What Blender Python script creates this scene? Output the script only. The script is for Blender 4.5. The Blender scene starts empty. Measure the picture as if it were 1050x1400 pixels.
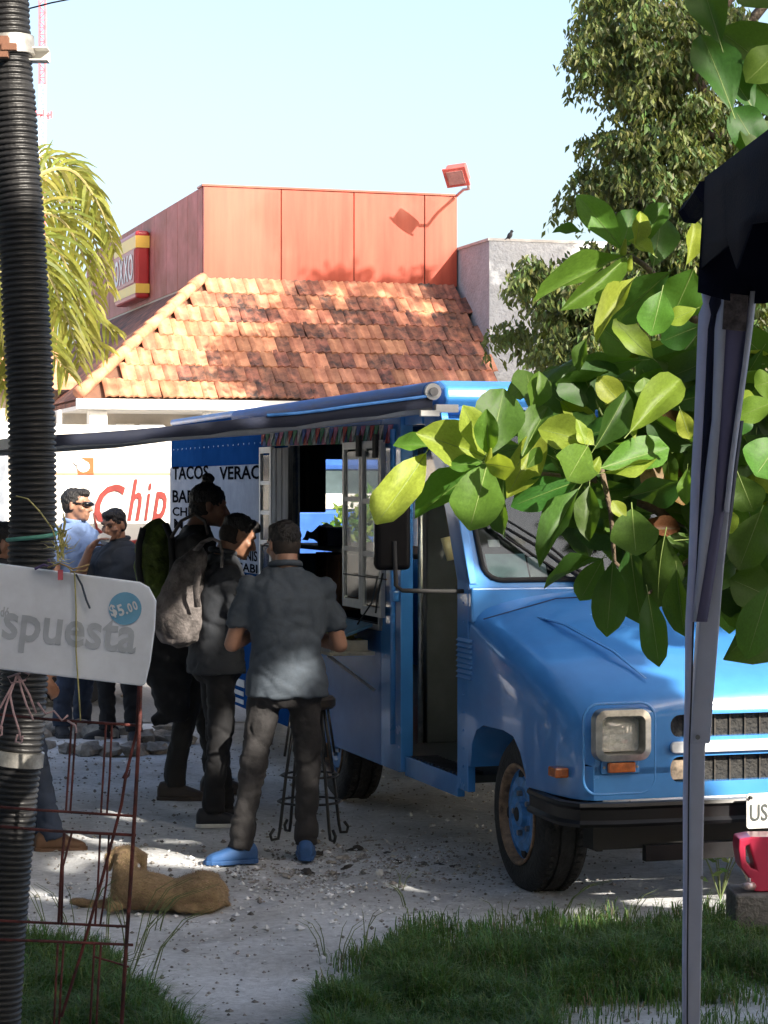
import bpy, bmesh, math, random
from mathutils import Vector, Matrix, noise
R = random.Random(11)
rad = math.radians
F = 3050.0; HZ = 668.0; CH = 1.88
def W(px, py, Y):                       # a point seen at photo pixel (px,py) standing Y metres away
    return Vector(((px-525)/F*Y, Y, CH+(HZ-py)/F*Y))
SC = bpy.context.scene
COL = SC.collection
# ------------------------------------------------------------------ camera, sky, sun, exposure
cd = bpy.data.cameras.new('camera'); cam = bpy.data.objects.new('camera', cd); COL.objects.link(cam)
cam.location = (0, 0, CH); cam.rotation_euler = (rad(90), 0, 0)
cd.sensor_fit = 'VERTICAL'; cd.sensor_height = 35.0; cd.lens = F/1400*35.0
cd.shift_y = -32/1400; cd.clip_start = .1; cd.clip_end = 3000
SC.camera = cam
SUN_EL = rad(28.5); SUN_AZ = math.atan2(.69, -.724)     # azimuth from +Y towards +X
S = Vector((math.cos(SUN_EL)*.69, -math.cos(SUN_EL)*.724, math.sin(SUN_EL))).normalized()
w = bpy.data.worlds.new('World'); SC.world = w; w.use_nodes = True
nt = w.node_tree; bg = nt.nodes['Background']
sky = nt.nodes.new('ShaderNodeTexSky'); sky.sky_type = 'NISHITA'; sky.sun_disc = False
sky.sun_elevation = SUN_EL; sky.sun_rotation = SUN_AZ
sky.air_density = 1.0; sky.dust_density = 4.6; sky.ozone_density = 1.0
nt.links.new(sky.outputs[0], bg.inputs[0]); bg.inputs[1].default_value = .135
sd = bpy.data.lights.new('sun', 'SUN'); sun = bpy.data.objects.new('sun', sd); COL.objects.link(sun)
sd.energy = 4.2; sd.angle = rad(.4); sd.color = (1, .92, .80)
sun.rotation_euler = S.to_track_quat('Z', 'Y').to_euler()
SC.view_settings.view_transform = 'Standard'; SC.view_settings.look = 'None'
SC.view_settings.exposure = 1.5; SC.view_settings.gamma = 1
SC.cycles.max_bounces = 6; SC.cycles.transparent_max_bounces = 8
SC.cycles.sample_clamp_indirect = 4
# ------------------------------------------------------------------ materials
MT = {}
def mat(name, col, rough=.6, metal=0., var=.15, vs=6., bump=0., bs=40., coat=0., trans=0., alpha=1., col2=None, island=0., stretch=None, spec=.5, obj=0., hue=None, pos=False):
    if name in MT: return MT[name]
    m = bpy.data.materials.new(name); m.use_nodes = True; MT[name] = m
    n = m.node_tree; p = n.nodes['Principled BSDF']; L = n.links.new
    p.inputs['Roughness'].default_value = rough; p.inputs['Metallic'].default_value = metal
    p.inputs['Coat Weight'].default_value = coat; p.inputs['Coat Roughness'].default_value = .06
    p.inputs['Transmission Weight'].default_value = trans; p.inputs['Alpha'].default_value = alpha
    p.inputs['Specular IOR Level'].default_value = spec
    tc = n.nodes.new('ShaderNodeTexCoord'); src = tc.outputs['Object']
    if pos: src = n.nodes.new('ShaderNodeNewGeometry').outputs['Position']
    if stretch:
        mp = n.nodes.new('ShaderNodeMapping'); mp.inputs['Scale'].default_value = stretch
        L(src, mp.inputs[0]); src = mp.outputs[0]
    c2 = col2 or tuple(max(0, c*(1-var*1.6)) for c in col)
    c1 = tuple(min(1, c*(1+var*.6)) for c in col) if not col2 else col
    ns = n.nodes.new('ShaderNodeTexNoise'); ns.inputs['Scale'].default_value = vs; ns.inputs['Detail'].default_value = 6; ns.inputs['Roughness'].default_value = .65
    L(src, ns.inputs['Vector'])
    rp = n.nodes.new('ShaderNodeValToRGB'); rp.color_ramp.elements[0].position = .34; rp.color_ramp.elements[1].position = .68
    rp.color_ramp.elements[0].color = (*c2, 1); rp.color_ramp.elements[1].color = (*c1, 1)
    L(ns.outputs[0], rp.inputs[0]); out = rp.outputs[0]
    if island or obj:
        g = n.nodes.new('ShaderNodeNewGeometry') if island else n.nodes.new('ShaderNodeObjectInfo')
        o = g.outputs['Random Per Island'] if island else g.outputs['Random']
        hs = n.nodes.new('ShaderNodeHueSaturation'); mr = n.nodes.new('ShaderNodeMapRange')
        k = island or obj
        mr.inputs[3].default_value = 1-k; mr.inputs[4].default_value = 1+k*.8
        L(o, mr.inputs[0]); L(mr.outputs[0], hs.inputs['Value']); L(out, hs.inputs['Color']); out = hs.outputs[0]
        m2 = n.nodes.new('ShaderNodeMapRange'); m2.inputs[3].default_value = .5-(hue if hue is not None else .03*k/.3); m2.inputs[4].default_value = .5+(hue*.7 if hue is not None else .02*k/.3)
        ml = n.nodes.new('ShaderNodeMath'); ml.operation = 'FRACT'; mm = n.nodes.new('ShaderNodeMath'); mm.operation = 'MULTIPLY'; mm.inputs[1].default_value = 17.3
        L(o, mm.inputs[0]); L(mm.outputs[0], ml.inputs[0]); L(ml.outputs[0], m2.inputs[0]); L(m2.outputs[0], hs.inputs['Hue'])
    L(out, p.inputs['Base Color'])
    rr = n.nodes.new('ShaderNodeMapRange'); rr.inputs[3].default_value = max(.02, rough*.8); rr.inputs[4].default_value = min(1, rough*1.25)
    L(ns.outputs[0], rr.inputs[0]); L(rr.outputs[0], p.inputs['Roughness'])
    if bump:
        nb = n.nodes.new('ShaderNodeTexNoise'); nb.inputs['Scale'].default_value = bs; nb.inputs['Detail'].default_value = 5
        L(src, nb.inputs['Vector'])
        b = n.nodes.new('ShaderNodeBump'); b.inputs['Strength'].default_value = bump; b.inputs['Distance'].default_value = .02
        L(nb.outputs[0], b.inputs['Height']); L(b.outputs[0], p.inputs['Normal'])
    return m
def leafmat(name, col, back, tr=.45, island=.3, obj=0., veins=False):
    m = mat(name, col, .5, 0, .25, 25, island=island, obj=obj, spec=.35)
    n = m.node_tree; p = n.nodes['Principled BSDF']; o = n.nodes['Material Output']
    t = n.nodes.new('ShaderNodeBsdfTranslucent'); t.inputs[0].default_value = (*back, 1)
    mx = n.nodes.new('ShaderNodeMixShader'); mx.inputs[0].default_value = tr
    n.links.new(p.outputs[0], mx.inputs[1]); n.links.new(t.outputs[0], mx.inputs[2]); n.links.new(mx.outputs[0], o.inputs[0])
    return m
# ------------------------------------------------------------------ mesh helpers
FR = {}
def frame_of(o):
    while o.parent: o = o.parent
    return FR.get(o.name, Matrix.Identity(4))
class MB:
    def __init__(s): s.v = []; s.f = []; s.m = []
    def add(s, vs, fs, mi=0):
        b = len(s.v); s.v += [Vector(v) for v in vs]; s.f += [tuple(i+b for i in f) for f in fs]; s.m += [mi]*len(fs); return s
    def box(s, a, b, mi=0, M=None):
        x0, y0, z0 = a; x1, y1, z1 = b
        v = [Vector(q) for q in ((x0,y0,z0),(x1,y0,z0),(x1,y1,z0),(x0,y1,z0),(x0,y0,z1),(x1,y0,z1),(x1,y1,z1),(x0,y1,z1))]
        if M: v = [M @ q for q in v]
        return s.add(v, [(0,3,2,1),(4,5,6,7),(0,1,5,4),(1,2,6,5),(2,3,7,6),(3,0,4,7)], mi)
    def tube(s, pts, r, n=8, mi=0, cap=True, flat=1.0):
        pts = [Vector(p) for p in pts]; rs = r if isinstance(r, (list, tuple)) else [r]*len(pts)
        b = len(s.v); up = None
        for i, p in enumerate(pts):
            d = (pts[min(i+1, len(pts)-1)]-pts[max(i-1, 0)]).normalized()
            if up is None:
                up = Vector((0,0,1)) if abs(d.z) < .9 else Vector((0,1,0))
            a = d.cross(up).normalized(); c = a.cross(d).normalized(); up = c
            for k in range(n):
                t = 2*math.pi*k/n; s.v.append(p+(a*math.cos(t)+c*math.sin(t)*flat)*rs[i])
        for i in range(len(pts)-1):
            for k in range(n):
                s.f.append((b+i*n+k, b+i*n+(k+1)%n, b+(i+1)*n+(k+1)%n, b+(i+1)*n+k)); s.m.append(mi)
        if cap:
            s.f.append(tuple(b+k for k in range(n))[::-1]); s.m.append(mi)
            e = b+(len(pts)-1)*n; s.f.append(tuple(e+k for k in range(n))); s.m.append(mi)
        return s
    def lathe(s, prof, M, n=32, mi=0, closed=False):       # prof (r,h) about local Z of M
        b = len(s.v); m = len(prof)
        for r_, h in prof:
            for k in range(n):
                t = 2*math.pi*k/n; s.v.append(M @ Vector((r_*math.cos(t), r_*math.sin(t), h)))
        for i in range(m-1 if not closed else m):
            j = (i+1) % m
            for k in range(n):
                s.f.append((b+i*n+k, b+i*n+(k+1)%n, b+j*n+(k+1)%n, b+j*n+k)); s.m.append(mi)
        return s
    def prism(s, poly, d, mi=0):            # poly: list of 3D points, extruded by vector d
        n = len(poly); p = [Vector(q) for q in poly]; d = Vector(d)
        fs = [tuple(range(n)), tuple(range(2*n-1, n-1, -1))]+[(i, i+n, (i+1)%n+n, (i+1)%n) for i in range(n)]
        return s.add(p+[q+d for q in p], fs, mi)
    def ell(s, c, r, M=None, n=14, mi=0):
        c = Vector(c); M = M or Matrix.Identity(3); vs = []; fs = []; h = n//2
        for i in range(h+1):
            a = math.pi*i/h
            for k in range(n):
                t = 2*math.pi*k/n
                if i in (0, h) and k: continue
                vs.append(c+M @ Vector((r[0]*math.sin(a)*math.cos(t), r[1]*math.sin(a)*math.sin(t), r[2]*math.cos(a))))
        def ix(i, k): return 0 if i == 0 else (1+(h-1)*n if i == h else 1+(i-1)*n+k % n)
        for i in range(h):
            for k in range(n):
                q = [ix(i,k), ix(i+1,k), ix(i+1,k+1), ix(i,k+1)]; u = []
                for z in q:
                    if z not in u: u.append(z)
                fs.append(tuple(u))
        return s.add(vs, fs, mi)
    def cap(s, a, b, ra, rb, n=12):         # tapered capsule
        a = Vector(a); b = Vector(b); d = b-a; L_ = d.length or 1e-6; d /= L_
        pts = []; rs = []
        for t in (0, .3, .6, .85, 1): 
            an = math.pi/2*t; pts.append(a-d*ra*math.cos(an)*1.0); rs.append(max(ra*math.sin(an), ra*.02))
        for t in (0, .15, .4, .7, 1):
            an = math.pi/2*t; pts.append(b+d*rb*math.sin(an)); rs.append(max(rb*math.cos(an), rb*.02))
        return s.tube(pts, rs, n)
    def loft(s, rings, n=18, e=.8):               # rings: (center, rx, ry, X axis, Y axis)
        b = len(s.v)
        for c, rx, ry, X, Y in rings:
            for k in range(n):
                t = 2*math.pi*k/n; ct, st = math.cos(t), math.sin(t)
                s.v.append(Vector(c)+X*(rx*math.copysign(abs(ct)**e, ct))+Y*(ry*math.copysign(abs(st)**e, st)))
        for i in range(len(rings)-1):
            for k in range(n):
                s.f.append((b+i*n+k, b+i*n+(k+1)%n, b+(i+1)*n+(k+1)%n, b+(i+1)*n+k)); s.m.append(0)
        s.f.append(tuple(b+k for k in range(n))[::-1]); e_ = b+(len(rings)-1)*n
        s.f.append(tuple(e_+k for k in range(n))); s.m += [0, 0]
        return s
    def mesh(s, name, mats=(), smooth=False, sharp=None, M=None):
        me = bpy.data.meshes.new(name)
        vs = [M @ v for v in s.v] if M else s.v
        me.from_pydata([tuple(v) for v in vs], [], s.f)
        for m in (mats if isinstance(mats, (list, tuple)) else [mats]): me.materials.append(m)
        if len(me.materials) > 1: me.polygons.foreach_set('material_index', s.m)
        if smooth or sharp:
            me.polygons.foreach_set('use_smooth', [True]*len(me.polygons))
        me.validate(); me.update()
        if sharp: me.set_sharp_from_angle(angle=rad(sharp))
        return me
    def build(s, name, mats, parent=None, smooth=False, sharp=None, world=False, bevel=0, bseg=2):
        M = frame_of(parent).inverted() if (world and parent) else None
        me = s.mesh(name, mats, smooth, sharp, M)
        return link(name, me, parent, bevel, bseg)
def link(name, me, parent=None, bevel=0, bseg=2, loc=None):
    o = bpy.data.objects.new(name, me); COL.objects.link(o)
    if parent: o.parent = parent
    if loc is not None: o.location = loc
    if bevel:
        b = o.modifiers.new('bevel', 'BEVEL'); b.width = bevel; b.segments = bseg; b.limit_method = 'ANGLE'; b.angle_limit = rad(40); b.harden_normals = False
    return o
def tag(o, label=None, cat=None, group=None, kind=None):
    if label: o['label'] = label
    if cat: o['category'] = cat
    if group: o['group'] = group
    if kind: o['kind'] = kind
    return o
def thing(name, label, cat, loc=(0,0,0), rz=0, group=None):
    o = bpy.data.objects.new(name, None); COL.objects.link(o); o.location = loc; o.rotation_euler = (0,0,rz)
    o.empty_display_size = .2
    FR[o.name] = Matrix.Translation(Vector(loc)) @ Matrix.Rotation(rz, 4, 'Z')
    return tag(o, label, cat, group)
def evalmesh(me, mods):
    o = bpy.data.objects.new('tmp', me); COL.objects.link(o)
    for t, kw in mods:
        m = o.modifiers.new(t, t)
        for k, v in kw.items(): setattr(m, k, v)
    dg = bpy.context.evaluated_depsgraph_get(); dg.update()
    r = bpy.data.meshes.new_from_object(o.evaluated_get(dg))
    bpy.data.objects.remove(o)
    return r
def remesh(mb, name, mats, voxel, parent, it=4, world=True, disp=0, ds=8, dst=(1,1,1), fmat=None, ridge=0):
    me = mb.mesh(name)
    r = evalmesh(me, [('REMESH', dict(mode='VOXEL', voxel_size=voxel)), ('SMOOTH', dict(factor=.5, iterations=it))])
    M = frame_of(parent).inverted() if (world and parent) else Matrix.Identity(4)
    if disp:
        r.update()
        nn = [v.normal.copy() for v in r.vertices]
        for v, n_ in zip(r.vertices, nn):
            q = v.co; v.co = q+n_*disp*(noise.noise(Vector((q.x*ds*dst[0], q.y*ds*dst[1], q.z*ds*dst[2])))+.5*noise.noise(Vector((q.x*ds*2.3, q.y*ds*2.3, q.z*ds*2.3*dst[2]))))
            if ridge:
                w1 = Vector((q.x*5+q.z*4, q.y*5, q.z*7-q.x*4)); w2 = Vector((q.x*4-q.z*5+9, q.y*6, q.z*9+q.x*7))
                v.co = v.co-n_*ridge*(max(0, .22-abs(noise.noise(w1)))*3.2+max(0, .16-abs(noise.noise(w2)))*3.0)
    if fmat:
        for p in r.polygons: p.material_index = fmat(p.center)
    r.transform(M)
    r.materials.clear()
    for m in (mats if isinstance(mats, (list, tuple)) else [mats]): r.materials.append(m)
    r.polygons.foreach_set('use_smooth', [True]*len(r.polygons))
    r.name = name
    return link(name, r, parent)
def boolean(me, cutters):
    o = bpy.data.objects.new('tmpb', me); COL.objects.link(o); cs = []
    for c in cutters:
        co = bpy.data.objects.new('cut', c); COL.objects.link(co); cs.append(co)
        m = o.modifiers.new('b', 'BOOLEAN'); m.object = co; m.operation = 'DIFFERENCE'; m.solver = 'MANIFOLD'
    dg = bpy.context.evaluated_depsgraph_get(); dg.update()
    r = bpy.data.meshes.new_from_object(o.evaluated_get(dg))
    for q in cs+[o]: bpy.data.objects.remove(q)
    return r
def text(mb, body, o, xd, up, width, height, shear=0, bold=0., depth=.002, mi=0):
    c = bpy.data.curves.new('t', 'FONT'); c.body = body; c.shear = shear; c.offset = bold; c.resolution_u = 3
    ob = bpy.data.objects.new('t', c); COL.objects.link(ob)
    dg = bpy.context.evaluated_depsgraph_get(); dg.update()
    me = bpy.data.meshes.new_from_object(ob.evaluated_get(dg)); bpy.data.objects.remove(ob)
    vs = [v.co.copy() for v in me.vertices]
    x0 = min(v.x for v in vs); x1 = max(v.x for v in vs); y0 = min(v.y for v in vs); y1 = max(v.y for v in vs)
    o = Vector(o); xd = Vector(xd).normalized(); up = Vector(up).normalized(); nrm = xd.cross(up)
    P = [o+xd*((v.x-x0)/(x1-x0)*width)+up*((v.y-y0)/(y1-y0)*height)+nrm*depth for v in vs]
    mb.add(P, [tuple(p.vertices) for p in me.polygons], mi); bpy.data.meshes.remove(me)
    return mb
def rock(name, p, r, m, label=None, group=None, flat=.6):
    mb = MB(); mb.ell((0,0,0), (1,1,1), n=10)
    off = Vector((R.random()*50, R.random()*50, 0)); a = R.uniform(.7,1.3); b = R.uniform(.6,1)
    mb.v = [Vector((v.x*a, v.y*b, v.z*flat))*r*(1+.75*noise.noise(v*1.3+off)) for v in mb.v]
    o = mb.build(name, m, sharp=35); o.location = p; o.rotation_euler = (R.uniform(-.2,.2), R.uniform(-.2,.2), R.uniform(0,6))
    if label: tag(o, label, 'rock', group)
    return o
# ================================================================== ground and road
def ground():
    xs = [-400,-120,-40,-15,-7,-4.4]+[-3.4+.05*i for i in range(137)]+[4.4,7,15,40,120,400]
    ys = [-400,-100,-30,-5,3,6]+[7+.05*i for i in range(210)]+[18,19,22,30,60,150,400,900]
    vs = []; nx = len(xs)
    for y in ys:
        for x in xs:
            z = 0
            if -3.5 < x < 3.5 and 6.9 < y < 17.6:
                z = .028*noise.noise(Vector((x*1.1, y*1.1, 0)))+.012*noise.noise(Vector((x*5, y*5, 3)))
                e = math.exp(-((x+.1-.15*(y-11))**2/.9+(y-11.1)**2/.25))     # broken crust by the truck
                z += e*.03*abs(noise.noise(Vector((x*9, y*9, 7))))
            vs.append((x, y, z-.004))
    fs = [(j*nx+i, j*nx+i+1, (j+1)*nx+i+1, (j+1)*nx+i) for j in range(len(ys)-1) for i in range(nx-1)]
    m = bpy.data.materials.new('dusty_ground'); m.use_nodes = True; n = m.node_tree; p = n.nodes['Principled BSDF']; L = n.links.new
    tc = n.nodes.new('ShaderNodeTexCoord')
    def nz(sc, det=6, ro=.6):
        q = n.nodes.new('ShaderNodeTexNoise'); q.inputs['Scale'].default_value = sc; q.inputs['Detail'].default_value = det; q.inputs['Roughness'].default_value = ro
        L(tc.outputs['Object'], q.inputs['Vector']); return q.outputs[0]
    def ramp(src, a, b, ca, cb):
        q = n.nodes.new('ShaderNodeValToRGB'); e = q.color_ramp.elements; e[0].position = a; e[1].position = b; e[0].color = (*ca,1); e[1].color = (*cb,1); L(src, q.inputs[0]); return q.outputs[0]
    base = ramp(nz(1.1), .38, .6, (.52,.525,.53), (.80,.815,.84))
    fine = ramp(nz(28, 8, .75), .32, .62, (.66,.66,.66), (1,1,1))
    spot = ramp(nz(9, 4, .7), .60, .70, (1,1,1), (.5,.5,.49))
    def mul(a, b):
        q = n.nodes.new('ShaderNodeMix'); q.data_type = 'RGBA'; q.blend_type = 'MULTIPLY'; q.inputs[0].default_value = 1; L(a, q.inputs[6]); L(b, q.inputs[7]); return q.outputs[2]
    L(mul(mul(base, fine), spot), p.inputs['Base Color']); p.inputs['Roughness'].default_value = .95; p.inputs['Specular IOR Level'].default_value = .2
    b = n.nodes.new('ShaderNodeBump'); b.inputs['Strength'].default_value = .9; b.inputs['Distance'].default_value = .02
    L(nz(45, 8, .75), b.inputs['Height']); L(b.outputs[0], p.inputs['Normal'])
    mb = MB(); mb.add(vs, fs); o = mb.build('ground', m, smooth=True); tag(o, kind='structure')
ground()
road = MB().add([(-60,17.9,.004),(60,17.9,.004),(60,23.5,.004),(-60,23.5,.004)], [(0,1,2,3)])
tag(road.build('road', mat('asphalt', (.22,.215,.205), .9, var=.2, vs=30, bump=.5, bs=120)), kind='structure')
pv = MB().box((-60,23.5,-.1),(60,28.2,.12)); tag(pv.build('pavement', mat('pavement', (.42,.40,.37), .9, var=.15, bump=.4)), kind='structure')

# ================================================================== corner shop with tiled skirt roof
th = math.atan2(.293, .956)
C0 = W(278, 0, 30.0); C0.z = 0
shop = thing('corner_shop', 'shop building with orange red fascia above a clay tiled roof', 'building', C0, th)
M_or = mat('fascia_paint', (.38,.062,.028), .36, col2=(.26,.036,.016), vs=1.2, stretch=(5,5,.4), coat=.3)
M_orside = mat('fascia_side_reflect', (.44,.17,.16), .5, var=.45, vs=1.6, spec=.25, col2=(.24,.06,.03))  # pale sky sheen and brown tree reflections painted into the red
M_tile = mat('clay_tile', (.66,.31,.17), .85, var=.45, vs=4.5, pos=True, bump=.3, bs=60, obj=.28, hue=.007, col2=(.34,.13,.07))
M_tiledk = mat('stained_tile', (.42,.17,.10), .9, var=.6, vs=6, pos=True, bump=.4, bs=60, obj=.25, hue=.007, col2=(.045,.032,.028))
M_cream = mat('cream_wall', (.52,.46,.38), .9, var=.1, vs=3, bump=.1)
M_white = mat('white_paint', (.78,.77,.74), .6, var=.05)
M_dark = mat('dark_glass', (.02,.022,.025), .08, var=.2)
M_stucco = mat('stucco', (.40,.415,.44), .95, var=.12, vs=4, bump=1.0, bs=22)
M_grey = mat('grey_metal', (.28,.28,.29), .4, metal=.6)
ZB, ZT = 4.69, 5.95; FW = 3.61
# fascia front: four panels, a seam recessed between each
xs = [0, 1.08, 2.11, 3.13, FW]
for a, b in zip(xs[:-1], xs[1:]):
    MB().box((a+.006, 0, ZB), (b-.006, .05, ZT)).build('fascia_panel', M_or, shop, bevel=.004)
MB().box((0.03,.03,ZB+.01),(FW-.03,.3,ZT-.02)).build('fascia_backing', mat('seam_dark',(.12,.03,.02)), shop)
MB().box((-.02,-.02,ZT),(FW+.01,.32,ZT+.025)).build('fascia_cap', M_or, shop)
ys = [0.05,.35,1.0,1.7,2.5,3.4,4.4,5.6,7.2,9.5]
for a, b in zip(ys[:-1], ys[1:]):
    MB().box((0, a+.008, ZB), (.05, b-.008, ZT)).build('side_panel', M_orside, shop, bevel=.004)
MB().box((.02,.05,ZB),(.2,9.5,ZT-.03)).build('side_backing', mat('seam_dark',(.12,.03,.02)), shop)
MB().box((0.01,.2,0.3),(FW-.02,9.6,ZB)).build('upper_wall', M_cream, shop)
# lit sign box on the side fascia
MR = mat('sign_red', (.42,.03,.03), .3, var=.05); MY = mat('sign_yellow', (.80,.52,.08), .3, var=.05)
sg = MB().box((-.22, 3.72, 4.74),(-.002, 5.5, 5.76)).build('sign_box', MR, shop, bevel=.05, bseg=3)
MB().box((-.224,3.70,5.50),(-.01,5.52,5.68)).build('sign_stripe', MY, sg)
MB().box((-.224,3.70,4.82),(-.01,5.52,4.96)).build('sign_stripe', MY, sg)
MB().box((-.235,3.78,4.98),(-.222,5.44,5.48)).build('sign_face', mat('sign_face',(.45,.10,.10),.3), sg)
for i_, ch_ in enumerate('OXXO'):
    t = MB(); text(t, ch_, (-.237, 5.38-i_*.395, 5.03), (0,-1,0), (0,0,1), .36, .40, bold=.02, depth=.006)
    t.build('letter', M_white, sg)
# tile skirt roof: hip to the left, eight courses of separate tiles
RUN = 2.05; ZE = 3.02; NR = 8
hipM = MB(); 
def rp(u, r, dz=0): return Vector((u, -RUN*r, ZB+(ZE-ZB)*r+dz))
slab = MB(); slab.add([rp(0,0,-.05), rp(FW,0,-.05), rp(FW,1,-.05), rp(-2.0,1,-.05), (0,.2,ZB-.25),(FW,.2,ZB-.25),(FW,-RUN,ZE-.15),(-2.0,-RUN,ZE-.15)],
    [(0,3,2,1),(4,5,6,7),(3,7,6,2),(0,4,7,3),(1,2,6,5)])
slab.build('roof_deck', mat('roof_deck',(.16,.08,.05),.9), shop)
slope = Vector((0, -RUN, ZE-ZB)); sl = slope.length; sd_ = slope.normalized(); nrm = Vector((0, ZE-ZB, RUN)).normalized(); nrm = Vector((0, -(ZB-ZE), RUN)).normalized()
if nrm.z < 0: nrm = -nrm
TW = .178; TL = sl/NR
def tile_mesh(w_, l_):
    mb = MB(); prof = [(0,.004),(.12,.022),(.3,.03),(.48,.014),(.6,.010),(.8,.022),(.94,.03),(1,.012)]
    a = []; 
    for d, z in prof: a.append((d*w_, z))
    n = len(a); vs = [(x, 0, z) for x, z in a]+[(x, l_*1.14, z+.0) for x, z in a]+[(x, 0, z-.02) for x, z in a]+[(x, l_*1.14, z-.022) for x, z in a]
    fs = []
    for i in range(n-1):
        fs += [(i, i+1, n+i+1, n+i), (n+i, n+i+1, 3*n+i+1, 3*n+i)]
    fs += [(0, n, 3*n, 2*n), (n-1, 3*n-1, 4*n-1, 2*n-1)]
    mb.add(vs, fs); return mb.mesh('tile', [M_tile], sharp=40)
tmes = tile_mesh(TW-.004, TL); tmes2 = tmes.copy(); tmes2.materials.clear(); tmes2.materials.append(M_tiledk)
ex = Vector((1,0,0)); TM = Matrix((ex, sd_, nrm)).transposed()     # columns
tot = 0
for r in range(NR):
    left = -2.0*(r+.15)/NR
    k0 = int(math.floor(left/TW)); 
    k = k0
    while k*TW < FW+.02 and tot < 296:
        u = k*TW+(.5*TW if r % 2 else 0)
        if u > left-.05 and u+TW < FW+.1:
            p = Vector((0,0,ZB))+sd_*(TL*r)+ex*u+nrm*(.012+R.uniform(0,.006))
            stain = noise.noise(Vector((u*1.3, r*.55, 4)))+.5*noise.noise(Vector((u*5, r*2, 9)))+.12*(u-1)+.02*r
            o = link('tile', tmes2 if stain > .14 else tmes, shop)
            tilt = Matrix.Rotation(R.uniform(.02,.075), 3, 'X') @ Matrix.Rotation(R.gauss(0,.022), 3, 'Z') @ Matrix.Rotation(R.gauss(0,.03), 3, 'Y')
            o.matrix_local = Matrix.Translation(p) @ (TM @ tilt).to_4x4()
            tot += 1
        k += 1
# hip cap tiles
for i in range(11):
    a = Vector((-2.0*i/11, -RUN*i/11, ZB+(ZE-ZB)*i/11+.03)); b = Vector((-2.0*(i+1.12)/11, -RUN*(i+1.12)/11, ZB+(ZE-ZB)*(i+1.12)/11+.05))
    MB().tube([a, b], [.07,.085], 10).build('hip_tile', M_tile, shop, smooth=True)
# far (left-facing) slope and gutter board
hl = MB(); hl.add([(0,0,ZB-.03),(-2.0,-RUN,ZE-.03),(-2.0,9,ZE-.03),(0,9,ZB-.03)], [(0,1,2,3)]); hl.v += []
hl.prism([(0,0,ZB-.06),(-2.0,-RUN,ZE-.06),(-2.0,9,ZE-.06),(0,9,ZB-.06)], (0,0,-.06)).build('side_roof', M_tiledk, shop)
MB().box((-2.05,-RUN-.03,ZE-.16),(FW+.3,-RUN+.03,ZE-.03)).build('eaves_board', M_white, shop, bevel=.01)
MB().box((-2.03,-RUN+.03,ZE-.17),(FW+.3,.1,ZE-.12)).build('soffit', M_white, shop)
MB().box((-2.0,-.7,0.12),(FW+.3,-.5,ZE-.17)).build('shop_wall', M_cream, shop)
def shop_x(px, Y=27.9): return (px-278)/(F/Y)*1.03/.956*1.0-.27
def ux(px, v):                     # u on plane local y=v seen at px
    k = (px-525)/F
    # world x = C0.x + .956u - .293v ; y = C0.y + .293u + .956v
    return (k*(C0.y+.956*v)-C0.x+.293*v)/(.956-.293*k)
for a, b in ((121,146),(280,287),(312,328)):
    MB().box((ux(a,-1.9),-1.95,.12),(ux(b,-1.9),-1.75,ZE-.17)).build('column', M_white, shop, bevel=.015)
MB().box((ux(78,-1.9),-1.95,.12),(ux(84,-1.9),-1.8,ZE-.17)).build('column', M_white, shop, bevel=.015)
for a, b in ((157,182),(190,222),(0,14),(22,60)):
    x0, x1 = ux(a,-.7), ux(b,-.7)
    f = MB(); 
    for q in ((x0,x0+.07),(x1-.07,x1)): f.box((q[0],-.78,1.0),(q[1],-.70,2.72))
    f.box((x0+.07,-.775,2.64),(x1-.07,-.705,2.72)); f.box((x0+.07,-.775,1.0),(x1-.07,-.705,1.08))
    wf = f.build('window', M_white, shop)
    MB().box((x0+.07,-.74,1.08),(x1-.07,-.72,2.64)).build('pane', M_dark, wf)
    MB().box(((x0+x1)/2-.02,-.765,1.08),((x0+x1)/2+.02,-.745,2.64)).build('glazing_bar', M_white, wf)
x0, x1 = ux(252,-.7), ux(280,-.7)
dr = MB().box((x0,-.76,.12),(x1,-.70,2.78)).build('door', mat('brown_frame',(.10,.07,.05),.6), shop)
MB().box((x0+.08,-.785,.2),(x1-.08,-.765,2.66)).build('door_frame', M_white, dr)
MB().box((x0+.15,-.8,.9),(x1-.15,-.79,2.5)).build('pane', M_dark, dr)
# floodlight on its bent arm at the fascia's top corner
fl = thing('floodlight', 'red box floodlight on a bent arm above the fascia corner', 'floodlight', W(637, 262, 30.9))
MF = mat('flood_red', (.62,.12,.10), .35)
p0 = W(624,268,31.0); p1 = W(634,259,30.6); p2 = W(641,258,30.35); p3 = W(640,248,30.2); 
MB().tube([p0,p1,p2,p3], .022, 8).build('arm', mat('pinkish_steel',(.5,.35,.33),.4,metal=.4), fl, smooth=True, world=True)
fc = W(625,239,30.1); fm = Matrix.Translation(fc) @ Matrix.Rotation(rad(35),4,'X') @ Matrix.Rotation(rad(-16),4,'Y') @ Matrix.Rotation(rad(-14),4,'Z')
MB().box((-.14,-.05,-.12),(.14,.10,.12),0,fm).build('housing', MF, fl, world=True, bevel=.02)
MB().box((-.165,-.075,-.145),(.165,-.05,.145),0,fm).build('rim', MF, fl, world=True, bevel=.006)
MB().box((-.115,-.085,-.10),(.115,-.076,.10),0,fm).build('glass', mat('flood_glass',(.45,.22,.2),.1,coat=.5), fl, world=True)

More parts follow.
